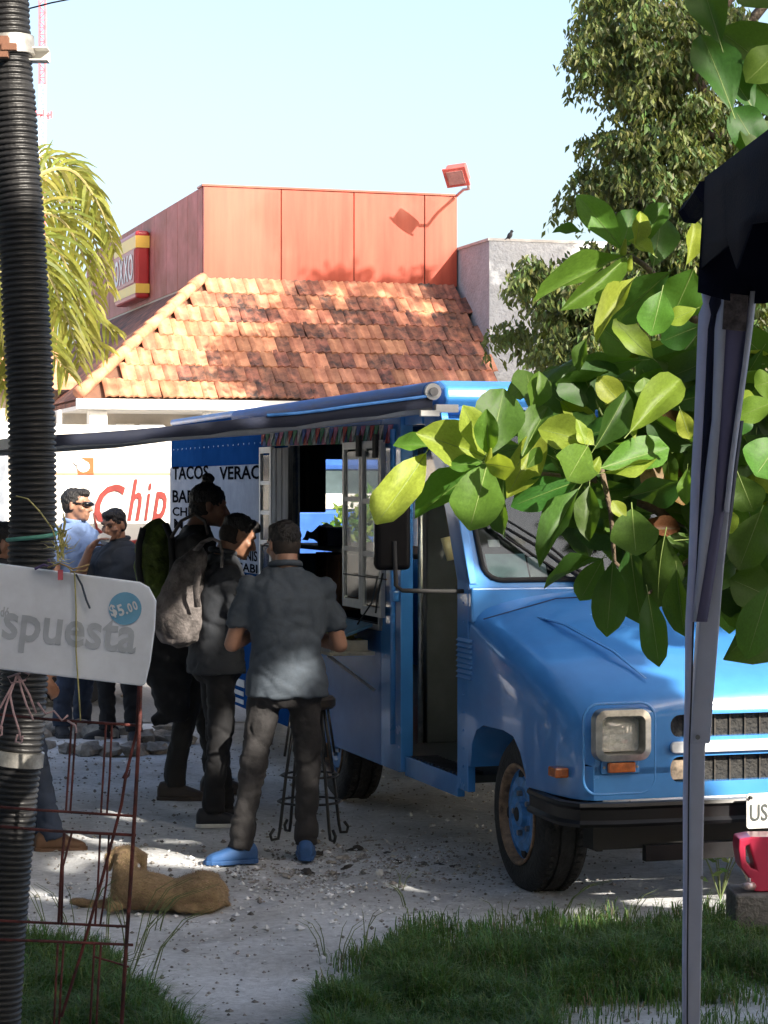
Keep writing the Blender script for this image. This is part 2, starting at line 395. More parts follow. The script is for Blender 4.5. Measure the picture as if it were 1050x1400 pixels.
# ================================================================== white stucco building on the right
cw = C0+Vector((.956*FW+.0, .293*FW, 0)); neigh = thing('stucco_building', 'white rough stucco building rising right of the tiled roof', 'building', cw, th)
MB().box((0.02,-1.26,0),(6.5,7,5.2)).build('wall', M_stucco, neigh)
MB().box((0.0,-1.27,5.2),(6.52,7.0,5.235)).build('coping', mat('coping',(.5,.48,.46)), neigh)
# small bird on the wall top
bp = W(697,326,29.7); bird = thing('bird', 'small dark bird perched on the white wall top', 'bird', bp)
bb = MB(); bb.ell(bp+Vector((0,0,.04)), (.035,.03,.05), Matrix.Rotation(.5,3,'Y')); bb.ell(bp+Vector((.025,0,.095)), (.022,.02,.022)); bb.cap(bp+Vector((-.02,0,.02)), bp+Vector((-.07,0,-.02)), .014,.006); bb.cap(bp+Vector((.04,0,.095)), bp+Vector((.06,0,.09)), .006,.002)
bb.cap(bp+Vector((.0,0,.0)), bp+Vector((0,0,-.03)), .005,.004)
remesh(bb, 'body', mat('bird_dark',(.02,.02,.025)), .006, bird)

# ================================================================== wall and shrubs to the left of the shop
lw = thing('low_building', 'cream building at the far left behind the palm fronds', 'building', W(-120,0,31).xy.to_3d(), th)
MB().box((-3,-1.5,0),(1.9,5,3.2)).build('wall', M_cream, lw)
MB().prism([(-3.2,-1.9,3.2),(2.0,-1.9,3.2),(2.0,1.2,4.5),(-3.2,1.2,4.5)], (0,0,.09)).build('roof', M_tile, lw)

# ================================================================== white lettered delivery van
van = thing('delivery_van', 'white box delivery van with red lettering behind the eating men', 'van', (W(245,0,19.4).x, 19.4, 0), th)
MV = mat('van_white', (.82,.79,.72), .35, var=.04, coat=.3); 
MB().box((-4.6,0,.62),(0,2.0,2.34)).build('cargo_box', MV, van, bevel=.03)
MB().box((-4.55,.05,2.34),(-.08,1.95,2.43)).build('roof', mat('van_roof',(.85,.85,.83),.5), van, bevel=.04)
MB().box((-4.6,-.01,2.0),(0,-.001,2.02)).build('trim_strip', mat('rust_strip',(.55,.33,.2)), van)
MB().box((-4.4,.1,.35),(-.1,1.9,.62)).build('chassis', mat('black_rubber',(.02,.02,.02),.8), van)
for x in (-.9,-3.6):
    Mw = Matrix.Translation((x,.02,.36)) @ Matrix.Rotation(rad(90),4,'X')
    wt = MB().lathe([(.0,.0),(.2,.0),(.34,.0),(.36,-.03),(.36,-.2),(.2,-.22),(0,-.22)], Mw, 24).build('wheel', mat('black_rubber',(.02,.02,.02),.8), van, sharp=40)
    MB().lathe([(.0,.012),(.19,.012),(.2,.0)], Mw, 20).build('rim', M_grey, wt)
def van_pt(px, py):
    k = (px-525)/F; o = van.location
    u = (k*o.y-o.x)/(.956-.293*k); Y = o.y+.293*u
    return Vector((u, -.006, CH+(HZ-py)/F*Y))
a, b, c, d = van_pt(129,0).x, van_pt(171,0).x, van_pt(176,0).x, van_pt(228,0).x
def pz(py): return van_pt(180,py).z
MVR = mat('van_red',(.22,.025,.02),.4)
for ch_, p0_, p1_, y0_, y1_ in (('C',129,171,662,716),('h',174,194,655,712),('i',197,207,660,712),('p',205,228,672,730)):
    t = MB(); text(t, ch_, (van_pt(p0_,0).x,-.004,pz(y1_)), (1,0,0), (0,0,1), van_pt(p1_,0).x-van_pt(p0_,0).x, pz(y0_)-pz(y1_), shear=.35, bold=.018, depth=.006)
    t.build('letter', MVR, van)
t = MB()
t.tube([(van_pt(x_,0).x, -.012, pz(y_)) for x_, y_ in ((128,700),(132,722),(150,738),(180,742),(210,735),(233,720))], [.004,.012,.02,.02,.014,.004], 6)
t.build('flourish', mat('van_red',(.22,.025,.02),.4), van)
e0, e1 = van_pt(106,0).x, van_pt(128,0).x
lg = MB().box((e0,-.012,pz(649)),(e1,-.004,pz(626)))
lg.build('logo_patch', mat('logo_orange',(.62,.09,.02),.4), van, bevel=.003)
lg = MB(); lg.ell(((e0*.65+e1*.35),-.014,pz(638)), (.055,.004,.05)); lg.ell(((e0*.9+e1*.1),-.014,pz(632)), (.05,.004,.03)); lg.build('logo_mark', MV, van)
# plastic covered windscreen of the vehicle at the far left
pv_ = thing('parked_pickup', 'grey glazed vehicle front at the left edge behind the pipe', 'car', (W(-30,0,17.6).x,17.6,0))
MB().box((-1.6,0,.5),(.20,1.0,1.42)).build('body', M_white, pv_, bevel=.06)
MB().prism([(-1.5,0.02,1.44),(.22,.02,1.44),(.16,.45,2.15),(-1.4,.45,2.15)], (0,.05,0)).build('windscreen', mat('cloudy_glass',(.25,.27,.30),.25), pv_, bevel=.02)
MB().box((-1.45,.45,2.15),(.2,1.3,2.25)).build('roof', M_white, pv_, bevel=.04)

# ================================================================== red and white radio mast
mast = thing('radio_mast', 'slim red and white lattice radio mast against the pale sky', 'mast', (W(58,0,150).x,150,0))
MM = [mat('mast_red',(.62,.12,.14),.6), mat('mast_white',(.8,.78,.78),.6)]
for i in range(12):
    z0 = i*2.9; z1 = z0+2.9; mb = MB(); wd = .20
    for sx, sy in ((-1,-1),(1,-1),(1,1),(-1,1)):
        mb.tube([(sx*wd,sy*wd,z0),(sx*wd,sy*wd,z1)], .045, 5)
    for j in range(6):
        za = z0+j*.483; zb = za+.483; q = 1 if j % 2 else -1
        mb.tube([(-q*wd,-wd,za),(q*wd,-wd,zb)], .028, 4); mb.tube([(wd,-q*wd,za),(wd,q*wd,zb)], .028, 4); mb.tube([(-wd,-wd,zb),(wd,-wd,zb)], .028, 4)
    mb.build('mast_section', MM[0] if i in (0,2,4,6,7,10,11) else MM[1], mast)
pm = MB()
for a in range(6):
    pm.tube([(0,0,27.0),(.6*math.cos(a),.6*math.sin(a),27.0)], .05, 5); pm.box((.6*math.cos(a)-.06,.6*math.sin(a)-.06,26.8),(.6*math.cos(a)+.06,.6*math.sin(a)+.06,27.25))
pm.build('antenna_ring', MM[0], mast)

# ================================================================== palm at the left
def frond(base, pts, width, n=46, seed=0):
    rr = random.Random(seed); mb = MB(); P = [Vector(p) for p in pts]
    def at(t):
        k = t*(len(P)-1); i = min(int(k), len(P)-2); f = k-i
        a = P[max(i-1,0)]; b = P[i]; c = P[i+1]; d = P[min(i+2,len(P)-1)]
        return .5*((2*b)+(c-a)*f+(2*a-5*b+4*c-d)*f*f+(3*b-a-3*c+d)*f**3)
    sp = [at(i/24) for i in range(25)]
    mb.tube(sp, [.028*(1-.8*i/24) for i in range(25)], 5, 1)
    for i in range(n):
        t = .12+.88*i/n; p = at(t); d = (at(min(1,t+.02))-at(max(0,t-.02))).normalized()
        side = d.cross(Vector((0,1,.2))).normalized()
        for sgn in (-1,1):
            L_ = width*math.sin(math.pi*min(1,(.15+t*.85)))**.6*rr.uniform(.75,1.1)+.08
            out = (side*sgn*rr.uniform(.5,.9)+d*rr.uniform(.5,.9)+Vector((0,rr.uniform(-.5,.5),0))).normalized()
            q = [p]; cur = p.copy(); dd = out.copy()
            for k in range(4):
                dd = (dd+Vector((0,0,-.28-.1*rr.random()))).normalized(); cur = cur+dd*L_/4; q.append(cur.copy())
            wv = dd.cross(Vector((rr.uniform(-.4,.4),1,rr.uniform(-.4,.4)))).normalized()
            ws = [.010,.019,.017,.011,.002]
            b = len(mb.v)
            for k in range(5): mb.v += [q[k]-wv*ws[k], q[k]+wv*ws[k]]
            for k in range(4): mb.f.append((b+2*k, b+2*k+1, b+2*k+3, b+2*k+2)); mb.m.append(0)
    return mb
palm = thing('palm_tree', 'palm tree with drooping yellow green fronds at the left', 'tree', (W(-40,0,22).x,22,0))
MP = leafmat('palm_leaf', (.20,.22,.04), (.42,.40,.05), .4, .45); MPt = mat('palm_rib',(.30,.26,.10),.6)
MB().tube([W(-60,700,22)*1, W(-52,560,22), W(-45,420,22), W(-35,345,22)], [.17,.14,.13,.12], 12).build('trunk', mat('palm_trunk',(.22,.19,.15),.9,bump=.6), palm, world=True, smooth=True)
fr = [([(-30,340),(30,262),(80,238),(120,262),(150,330)],.40,22.3),([(-30,345),(40,250),(95,232),(135,280),(158,345)],.38,21.7),
      ([(-30,350),(30,285),(85,275),(125,320),(150,400)],.55,22),([(-30,355),(20,300),(75,295),(112,345),(135,430)],.55,21.5),
      ([(-30,360),(20,320),(70,330),(105,400),(125,480)],.55,21.2),([(-30,365),(10,340),(55,360),(90,430),(110,500)],.6,21),
      ([(-30,370),(10,360),(50,400),(90,440),(150,480)],.5,21.3),([(-30,372),(0,370),(20,420),(60,470),(95,510)],.6,20.8),
      ([(-30,340),(0,300),(-30,400),(-20,480),(5,520)],.5,21.5),([(-30,350),(-15,400),(0,450),(10,500),(20,560)],.5,21.6),
      ([(-30,335),(10,240),(50,215),(95,225),(130,262)],.34,22.6),([(-30,365),(30,350),(75,380),(118,425),(160,455)],.42,21.4)]
for i, (pp, wd, Y) in enumerate(fr):
    if pp[1][0] < -20 or i == 8: pp = [(-30,345),(-18,330),(-8,400),(-4,460),(2,530)]
    frond(None, [W(x, y, Y+.25*k) for k, (x, y) in enumerate(pp)], wd*.85, 28, i).build('frond', [MP, MPt], palm, world=True)

# ================================================================== small leaved tree, upper right
tree = thing('leafy_tree', 'tall bushy tree with small drooping leaves behind the almond branch', 'tree', (4.7,25,0))
MBk = mat('bark', (.13,.10,.075), .95, var=.4, vs=9, bump=.8, bs=30)
MB().tube([(4.7,25,-.1),(4.6,25,1.2),(4.5,24.9,2.8),(4.7,24.9,4.8),(5.1,24.8,7.0),(5.6,24.8,9)], [.34,.27,.24,.2,.13,.05], 12).build('trunk', MBk, tree, world=True, smooth=True)
for a, b in (((900,520),(800,440)),((930,420),(720,380)),((940,330),(820,250)),((960,200),(860,190)),((980,150),(900,60)),((1000,40),(860,10)),((960,180),(1030,230)),((985,245),(900,300)),((1010,330),(930,260)),((960,60),(1050,-60)),((1000,60),(1160,-100))):
    p = W(*a,24.9); q = W(*b,24.7); mdl = (p+q)/2+Vector((0,0,.12))
    MB().tube([p,mdl,q], [.07,.045,.018], 7).build('limb', MBk, tree, world=True, smooth=True)
def crown(ells, n, Y0, Y1, ls, seed, droop=.5):
    rr = random.Random(seed); mb = MB(); ar = [e[2]*e[3]*(e[4] if len(e) > 4 else 1) for e in ells]; tot = sum(ar)
    for e, a_ in zip(ells, ar):
        cx, cy, rx, ry = e[:4]; k = int(n*a_/tot/12)
        cl = [(rr.uniform(0, 2*math.pi), math.sqrt(rr.random()), rr.uniform(Y0, Y1)) for _ in range(max(2, int(rx*ry/260)))]
        for _ in range(k):
            t, r_, Yc = rr.choice(cl); Y = Yc+rr.gauss(0,.12)
            c = W(cx+rx*r_*math.cos(t)+rr.gauss(0,9), cy+ry*r_*math.sin(t)+rr.gauss(0,7), Y)
            tw = Vector((rr.uniform(-1,1), rr.uniform(-1,1), rr.uniform(-.6,.5))).normalized()
            for j in range(12):                     # a drooping spray of twelve leaflets
                p = c+tw*(.024*j)+Vector((rr.gauss(0,.035), rr.gauss(0,.035), rr.gauss(0,.02)-.0012*j*j))
                d = Vector((rr.uniform(-.8,.8), rr.uniform(-.8,.8), -droop-rr.random()*.8)).normalized()
                s_ = d.cross(Vector((rr.uniform(-1,1), rr.uniform(-1,1), rr.uniform(-.3,.3)))).normalized()
                L_ = ls*rr.uniform(.7,1.3); w_ = L_*.22; nn = d.cross(s_)*L_*.08
                mb.add([p, p+d*L_*.4+s_*w_+nn, p+d*L_, p+d*L_*.4-s_*w_+nn], [(0,1,2,3)])
    return mb
ML1 = leafmat('tree_leaf', (.070,.105,.028), (.20,.24,.04), .30, .75)
els = [(905,30,100,60),(850,25,62,42),(822,58,45,30),(800,95,22,18),(850,110,30,18),(960,100,110,80),(905,115,60,45),(960,200,120,70,.8),(895,205,75,45,.8),(835,200,38,16),(800,262,22,22),(840,250,50,26),
       (900,275,80,50,.9),(980,290,90,60),(920,345,110,55),(830,370,90,38),(752,362,34,16),(740,380,26,16),(850,425,110,50),(790,460,45,34),(698,456,25,18),(725,452,16,8),(950,420,120,80),(880,490,130,40),(1000,500,120,60),(810,415,60,50),(850,480,90,55),(770,480,30,25)]
crown(els, 84000, 23.8, 26.0, .098, 5).build('crown', ML1, tree, world=True)
els2 = [(1140,230,90,170,.6),(1230,300,100,160,.4)]
crown(els2, 9000, 23.8, 26.0, .17, 6).build('outer_crown', ML1, tree, world=True)

# unseen tree added past the right edge, leaves placed to dapple roof and wall
rr = random.Random(31); bc = MB(); nc = 0
def dens(px, py):
    n_ = noise.noise(Vector((px*.022, py*.045, 3)))+.6*noise.noise(Vector((px*.06, py*.11, 8)))
    if px > 668:
        return 2.6*n_+(-1.3 if py < 400 else .9)+(py-400)/90
    d_ = (px-440)/120+2.2*n_+(py-450)/150*(1 if px > 330 else .1)
    if 395 < px < 560 and py < 425: d_ = .35+1.6*n_
    return d_
while nc < 9000:
    px = rr.uniform(270, 800); py = rr.uniform(330, 560)
    if px < 690 and py < 386: nc += .01; continue
    if rr.random() > dens(px, py): nc += .01; continue
    if px <= 690:
        r_ = (py-386)/155.; o_ = W(px, py, 30.3-2.2*max(0,min(1,r_))+(px-278)*.003)
    else: o_ = W(px, py, 30.0)
    c = o_+S*rr.uniform(12.5, 15.5)
    d_ = Vector((rr.uniform(-1,1),rr.uniform(-1,1),rr.uniform(-1,.2))).normalized(); n_ = (S+Vector((rr.uniform(-.7,.7),rr.uniform(-.7,.7),rr.uniform(-.7,.7)))).normalized()
    d_ = (d_-n_*d_.dot(n_)).normalized(); x_ = d_.cross(n_); L_ = rr.uniform(.10,.17); w_ = L_*.25
    bc.add([c, c+d_*L_*.5+x_*w_, c+d_*L_, c+d_*L_*.5-x_*w_], [(0,1,2,3)]); nc += 1
nb = thing('roof_shade_tree', 'unseen tree added beyond the right edge to dapple the tile roof', 'tree', (8.6,21.0,0))
bc.build('crown', ML1, nb, world=True)
MB().tube([(8.6,21,-.1),(8.6,21,3),(8.8,20.9,6),(9.0,20.6,9)], [.3,.24,.18,.08], 10).build('trunk', MBk, nb, world=True, smooth=True)
# ================================================================== food truck
T0 = Vector((.60, 10.41, 0)); TI = (Matrix.Translation(T0) @ Matrix.Rotation(th, 4, 'Z'))
truck = thing('food_truck', 'blue step van taco truck parked with its hood towards the viewer', 'food truck', T0, th)
def sv(px, X=0.):                 # v on the plane local x = X seen at px
    k = (px-525)/F
    # world x = .60+.956X-.293v ; y = 10.41+.293X+.956v
    return (.60+.956*X-k*(10.41+.293*X))/(.293+.956*k)
def sz(px, py, X=0.):
    v = sv(px, X); Y = 10.41+.293*X+.956*v
    return CH+(HZ-py)/F*Y
def fu(px, v=-.69):               # X on front plane local y=v
    k = (px-525)/F
    return (k*(10.41+.956*v)-.60+.293*v)/(.956-.293*k)
def fz(px, py, v=-.69):
    X = fu(px, v); return CH+(HZ-py)/F*(10.41+.293*X+.956*v)
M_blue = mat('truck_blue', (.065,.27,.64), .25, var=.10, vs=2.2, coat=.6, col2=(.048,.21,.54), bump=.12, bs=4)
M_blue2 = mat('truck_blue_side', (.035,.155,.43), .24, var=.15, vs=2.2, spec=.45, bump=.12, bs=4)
M_blk = mat('black_rubber', (.02,.02,.02), .8)
M_bump = mat('bumper_black', (.008,.008,.010), .38, spec=.35)
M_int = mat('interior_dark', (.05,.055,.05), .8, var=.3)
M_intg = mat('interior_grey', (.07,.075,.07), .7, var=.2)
M_chr = mat('dull_chrome', (.55,.54,.50), .3, metal=.9, var=.2, vs=20)
M_alu = mat('window_frame_grey', (.34,.35,.36), .5, metal=.2, var=.25, vs=12)
M_wht = mat('faded_white', (.60,.60,.58), .5, var=.12, vs=9)
RW = 2.0; RE = sv(234)
# nose
def section(v, zs, zt, ins, bot=.51):
    L_ = [(ins,bot),(ins-.004,.66),(ins,zs-.22),(ins+.008,zs-.10),(ins+.03,zs-.035),(ins+.075,zs+.004),(ins+.16,zs+(zt-zs)*.32),(ins+.34,zs+(zt-zs)*.66),(ins+.6,zs+(zt-zs)*.9),(1.0,zt)]
    pts = L_+[(RW-x, z) for x, z in L_[:-1][::-1]]
    return [Vector((x, v, z)) for x, z in pts]
secs = [(.63,1.30,1.395,.0),(.45,1.235,1.36,.0),(.2,1.17,1.285,.0),(0,1.115,1.225,.005),(-.25,1.045,1.15,.012),(-.45,.985,1.09,.03),(-.58,.935,1.035,.055),(-.655,.89,.985,.09),(-.69,.84,.93,.125)]
mb = MB(); rows = [section(*s_) for s_ in secs]; n = len(rows[0])
for r_ in rows: mb.v += r_
for i in range(len(rows)-1):
    for k in range(n):
        j = (k+1) % n; mb.f.append((i*n+k, i*n+j, (i+1)*n+j, (i+1)*n+k)); mb.m.append(0)
for e in (0, len(rows)-1):
    for k in range(n//2):
        q = (e*n+k, e*n+k+1, e*n+n-2-k, e*n+n-1-k); q = q if k < n//2-0 else q[:3]
        q = tuple(dict.fromkeys(q)); mb.f.append(q[::-1] if e == 0 else q); mb.m.append(0)
nose = mb.mesh('hood', M_blue)
bmn = bmesh.new(); bmn.from_mesh(nose); bmesh.ops.recalc_face_normals(bmn, faces=bmn.faces); bmn.to_mesh(nose); bmn.free()
cuts = []
arch = [(.60,.3),(.60,.50),(.56,.63),(.50,.70),(.40,.735),(.12,.74),(.0,.725),(-.09,.66),(-.15,.56),(-.17,.3)]
for X0 in (-.1, RW-.36):
    c = MB().prism([(X0, y, z) for y, z in arch], (.46,0,0)).mesh('c'); cuts.append(c)
def rrect(cx, cz, w_, h_, r_, y, n=5):
    p = []
    for sx, sz_, a0 in ((1,1,0),(-1,1,90),(-1,-1,180),(1,-1,270)):
        for i in range(n+1):
            a = rad(a0+90*i/n); p.append((cx+sx*(w_/2-r_)+r_*math.cos(a), y, cz+sz_*(h_/2-r_)+r_*math.sin(a)))
    return p
HX, HZZ = fu(847), fz(847,1004); 
for z0, z1 in ((.775,.875),(.575,.69)):
    cuts.append(MB().prism(rrect(1.0,(z0+z1)/2,1.02,z1-z0,.045,-.75), (0,.22,0)).mesh('c'))
for X in (HX, RW-HX):
    cuts.append(MB().prism(rrect(X,HZZ,.215,.185,.03,-.75), (0,.14,0)).mesh('c'))
for c in cuts:
    b_ = bmesh.new(); b_.from_mesh(c); bmesh.ops.recalc_face_normals(b_, faces=b_.faces); b_.to_mesh(c); b_.free()
nm = boolean(nose, cuts); nm.polygons.foreach_set('use_smooth', [True]*len(nm.polygons)); nm.set_sharp_from_angle(angle=rad(38))
hood = link('hood', nm, truck, bevel=.006)
# crease ridge down the hood, mesh behind the grille, white grille bar
for sgn in (-1, 1):
    MB().tube([(1+sgn*.78,.45,1.268),(1+sgn*.70,.1,1.235),(1+sgn*.62,-.3,1.135),(1+sgn*.57,-.56,1.028)], [.006,.011,.011,.004], 8, flat=.5).build('hood_crease', M_blue, truck, smooth=True)
MB().box((.0,.58,1.22),(RW,.633,1.392)).build('cowl_panel', M_blue, truck, bevel=.01)
MB().tube([(.02,.46,1.245),(.4,.46,1.34),(1,.46,1.366),(1.6,.46,1.34),(1.98,.46,1.245)], .003, 4).build('cowl_seam', mat('seam_shadow',(.01,.03,.09)), truck)
gb = MB(); gb.box((.47,-.64,.565),(1.53,-.62,.885)); gb.build('grille_back', mat('radiator',(.018,.017,.015),.7,var=.5,vs=25,bump=.8), truck)
gm = MB()
for i in range(14): gm.box((.50+i*.074,-.65,.57),(.506+i*.074,-.643,.88))
gm.build('grille_mesh', mat('grille_bronze',(.05,.04,.03),.6,var=.5,vs=20), truck)
MB().box((.50,-.66,.585),(.60,-.645,.67)).build('duct', mat('dusty_tan',(.38,.30,.22),.8,var=.4,vs=20), truck)
MB().prism(rrect(1.0,.733,1.03,.05,.02,-.715), (0,.02,0)).build('grille_bar', mat('bar_white',(.75,.78,.80),.4,metal=.0), truck, bevel=.004)
# headlights
for X in (HX, RW-HX):
    h = MB(); o_ = rrect(X,HZZ,.262,.225,.05,-.735,6); i_ = rrect(X,HZZ,.205,.17,.03,-.742,6); k_ = rrect(X,HZZ,.195,.16,.03,-.66,6); f_ = rrect(X,HZZ,.268,.231,.05,-.688,6); n_ = len(o_)
    h.v = [Vector(p) for p in f_+o_+i_+k_]
    for r_ in range(3):
        for q in range(n_): h.f.append((r_*n_+q, r_*n_+(q+1)%n_, (r_+1)*n_+(q+1)%n_, (r_+1)*n_+q)); h.m.append(0)
    hb = h.build('headlight', M_chr, truck, sharp=40)
    MB().prism(rrect(X,HZZ,.205,.17,.03,-.655), (0,.015,0)).build('reflector', mat('reflector',(.7,.7,.68),.12,metal=1.,bump=.5,bs=60), hb)
    ln = MB(); g = 9
    for a in range(g+1):
        for b in range(g+1):
            x_ = (a/g-.5)*.186; z_ = (b/g-.5)*.150; bul = .03*(1-(2*a/g-1)**2)*(1-(2*b/g-1)**2)+.003*(a % 2)
            ln.v.append(Vector((X+x_, -.685-bul, HZZ+z_)))
    for a in range(g):
        for b in range(g): ln.f.append((a*(g+1)+b, (a+1)*(g+1)+b, (a+1)*(g+1)+b+1, a*(g+1)+b+1)); ln.m.append(0)
    ln.build('lens', mat('lens_glass',(.82,.82,.76),.08,trans=.75,coat=.6,var=.05), hb, smooth=True)
    ti = MB().box((X-.09,-.70,.625),(X+.09,-.69,.685)).build('turn_lamp_plate', M_blue, truck, bevel=.004)
    MB().box((X-.065,-.722,.632),(X+.065,-.70,.678)).build('turn_lamp', mat('amber',(.50,.13,.02),.2,coat=.6,var=.3,vs=30), ti, bevel=.006)
    for sx in (-.078,.078):
        MB().tube([(X+sx,-.70,.655),(X+sx,-.706,.655)], .006, 8).build('screw', M_grey, ti)
    # raised pod edge round the lamps
    pe = MB(); ar = rrect(X,.735,.34,.40,.07,-.688,6)
    pe.tube(ar+[ar[0]], .007, 6, cap=False, flat=.5); pe.build('lamp_surround', M_blue, truck, smooth=True)
s_ = MB().box((-.016,-.585,.60),(.05,-.49,.645))
s_.build('side_marker', mat('amber',(.50,.13,.02),.2), truck, bevel=.008)
# bumper, number plate, tow frame
bu = MB(); prof = [(0,.395),(-.03,.40),(-.036,.415),(-.022,.43),(-.022,.475),(-.036,.49),(-.03,.505),(0,.508)]
path = [(.03,-.20),(.015,-.45),(.02,-.62),(.06,-.70),(.2,-.735),(1.0,-.76),(1.8,-.735),(1.94,-.70),(1.98,-.62),(1.985,-.45),(1.97,-.20)]
for i, (x_, y_) in enumerate(path):
    a = Vector(path[max(i-1,0)]); b = Vector(path[min(i+1,len(path)-1)]); d = (b-a).normalized(); nn = Vector((d.y,-d.x))
    for o_, z_ in prof: q = Vector((x_,y_))-nn*o_*-1.0*-1.0; q = Vector((x_,y_))+nn*(-o_); bu.v.append(Vector((q.x, q.y, z_)))
m_ = len(prof)
for i in range(len(path)-1):
    for k in range(m_): bu.f.append((i*m_+k, i*m_+(k+1)%m_, (i+1)*m_+(k+1)%m_, (i+1)*m_+k)); bu.m.append(0)
bu.build('bumper', M_bump, truck, sharp=35)
MB().box((.15,-.62,.28),(1.85,-.5,.39)).build('front_crossmember', M_blk, truck)
MB().box((.35,-.74,.24),(1.3,-.70,.31)).build('tow_plate', M_bump, truck)
pl = MB().prism(rrect(fu(1018,-.85)+.155,.46,.30,.155,.015,-.86), (0,.006,0)).build('license_plate', mat('plate',(.68,.68,.64),.5,var=.15,vs=20), truck)
t = MB(); x0 = fu(1018,-.85)+.02; text(t, 'US0', (x0,-.862,.415), (1,0,0), (0,0,1), .125, .075, bold=.015, depth=.001)
t.build('lettering', mat('plate_ink',(.05,.06,.06),.6), pl)
for xx in (.02,.28): MB().tube([(x0-.02+xx,-.875,.52),(x0-.02+xx,-.86,.52)], .008, 8).build('plate_bolt', M_blk, pl)
# wheels
def wheel(X, v, sgn, r_=.36, w_=.215):
    Mw = Matrix.Translation((X, v, r_)) @ Matrix.Rotation(rad(-90)*sgn, 4, 'Y')
    tp = [(r_*.62,-.02),(r_*.66,.006),(r_*.80,.012),(r_*.93,.0),(r_*.985,-.018),(r_,-.035),(r_,-.062),(r_*.972,-.066),(r_*.972,-.074),(r_,-.078),(r_,-.138),(r_*.972,-.142),(r_*.972,-.150),(r_,-.154),(r_,-w_+.035),(r_*.95,-w_),(r_*.62,-w_)]
    wh = MB().lathe(tp, Mw, 56).build('wheel', mat('tyre',(.022,.022,.023),.75,var=.5,vs=14,bump=.5,bs=60), truck, sharp=40)
    lug = MB()
    for i in range(56):
        a = 2*math.pi*i/56
        for (h0, h1) in ((-.055,-.03),(-w_+.03,-w_+.055)):
            q = Mw @ Matrix.Rotation(a, 4, 'Z'); lug.box((r_*.985,-.011,h0),(r_+.006,.011,h1),0,q)
    tag(lug.build('tread_block', MT['tyre'], wh), kind='stuff')
    MB().lathe([(r_*.64,.0),(r_*.66,.012),(r_*.63,.016),(r_*.60,.006),(r_*.58,-.03)], Mw, 48).build('rim_ring', mat('rusty_rim',(.32,.20,.12),.6,var=.5,vs=12), wh, smooth=True)
    rm = MB().lathe([(r_*.61,-.005),(r_*.57,-.035),(r_*.54,-.038),(r_*.47,-.014),(r_*.36,-.010),(r_*.30,-.026),(r_*.20,-.028),(r_*.17,-.02),(r_*.155,.002),(r_*.10,.010),(0,.010)], Mw, 48)
    rm.build('rim', mat('rim_blue',(.06,.25,.58),.45,var=.35,vs=16), wh, sharp=35)
    for i in range(5):
        a = 2*math.pi*i/5+.3; c = Mw @ Vector((r_*.27*math.cos(a), r_*.27*math.sin(a), -.03)); e = Mw @ Vector((r_*.27*math.cos(a), r_*.27*math.sin(a), -.005))
        MB().tube([c,e], .014, 6).build('wheel_nut', M_grey, wh)
    MB().lathe([(0,.013),(r_*.08,.013),(r_*.10,.009)], Mw, 20).build('hub_cap', M_blk, wh)
    for i in range(4):
        a = 2*math.pi*i/4+.1; c = Mw @ Vector((r_*.49*math.cos(a), r_*.49*math.sin(a), -.03)); e = Mw @ Vector((r_*.49*math.cos(a), r_*.49*math.sin(a), .004-.02))
        MB().tube([c,e], .028, 10).build('vent_hole', M_blk, wh)
    return wh
wheel(.03, 0, 1); wheel(RW-.03, 0, -1); wheel(.05, 3.25, 1); wheel(RW-.05, 3.25, -1)
ia = MB(); ia.prism([(.34, y, z) for y, z in [(.62,.2),(.62,.76),(-.2,.76),(-.2,.2)]], (.03,0,0)); ia.build('inner_wing', M_blk, truck)
# side skin: pieces round the doorway and the serving hatch, 4 cm thick
DF, DR = sv(625), sv(553); WF, WB = sv(521), sv(400)
ZR = 2.385; WB_Z, WT_Z = 1.12, sz(440,607)
def skin(poly, name='side_panel', m=M_blue, x=0., d=.04, bev=.004):
    return MB().prism([(x, y, z) for y, z in poly], (d,0,0)).build(name, m, truck, bevel=bev)
skin([(.635,.38),(DF,.38),(DF,1.42),(.80,1.52),(.64,1.405),(.635,1.30)], 'cowl_side')
skin([(.605,1.41),(DF,1.42),(.99,1.78),(1.32,2.20),(1.36,ZR),(1.12,ZR)], 'door_pillar')
skin([(1.37,2.22),(DR+.004,2.22),(DR+.004,ZR),(1.37,ZR)], 'door_header')
skin([(DF,.335),(DR,.335),(DR,.44),(DF,.44)], 'door_sill', x=.002)
MB().box((.03,DF+.01,.40),(1.96,RE-.05,.44)).build('floor', M_intg, truck)
st = MB()
for i in range(14): st.box((.02,DF+.06+i*.055,.441),(.16,DF+.085+i*.055,.449))
st.build('tread_plate', M_blk, truck)
skin([(DR+.004,.36),(DR+.09,.35),(DR+.09,ZR),(DR+.004,ZR)], 'door_post', x=-.02, d=.07)
MB().tube([(-.05,DR+.05,.50),(-.05,DR+.05,2.2)], .016, 8).build('door_rail', M_blue, truck, smooth=True)
skin([(DR+.10,.34),(WF,.34),(WF,ZR),(DR+.10,ZR)], 'post_panel', m=M_blue)
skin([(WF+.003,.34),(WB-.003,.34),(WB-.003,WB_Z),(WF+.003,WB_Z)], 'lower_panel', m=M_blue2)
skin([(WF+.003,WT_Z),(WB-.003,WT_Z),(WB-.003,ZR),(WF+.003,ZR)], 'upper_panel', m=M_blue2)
skin([(WB,.34),(RE,.36),(RE,ZR),(WB,ZR)], 'rear_panel', m=mat('truck_blue_shaded',(.012,.06,.20),.9,var=.15,vs=2,spec=.0))  # truck blue darkened, the rear panel's shade put into the colour
MB().box((-.012,DR+.09,1.0),(-.0,DR+.12,1.35)).build('strap', M_blk, truck)
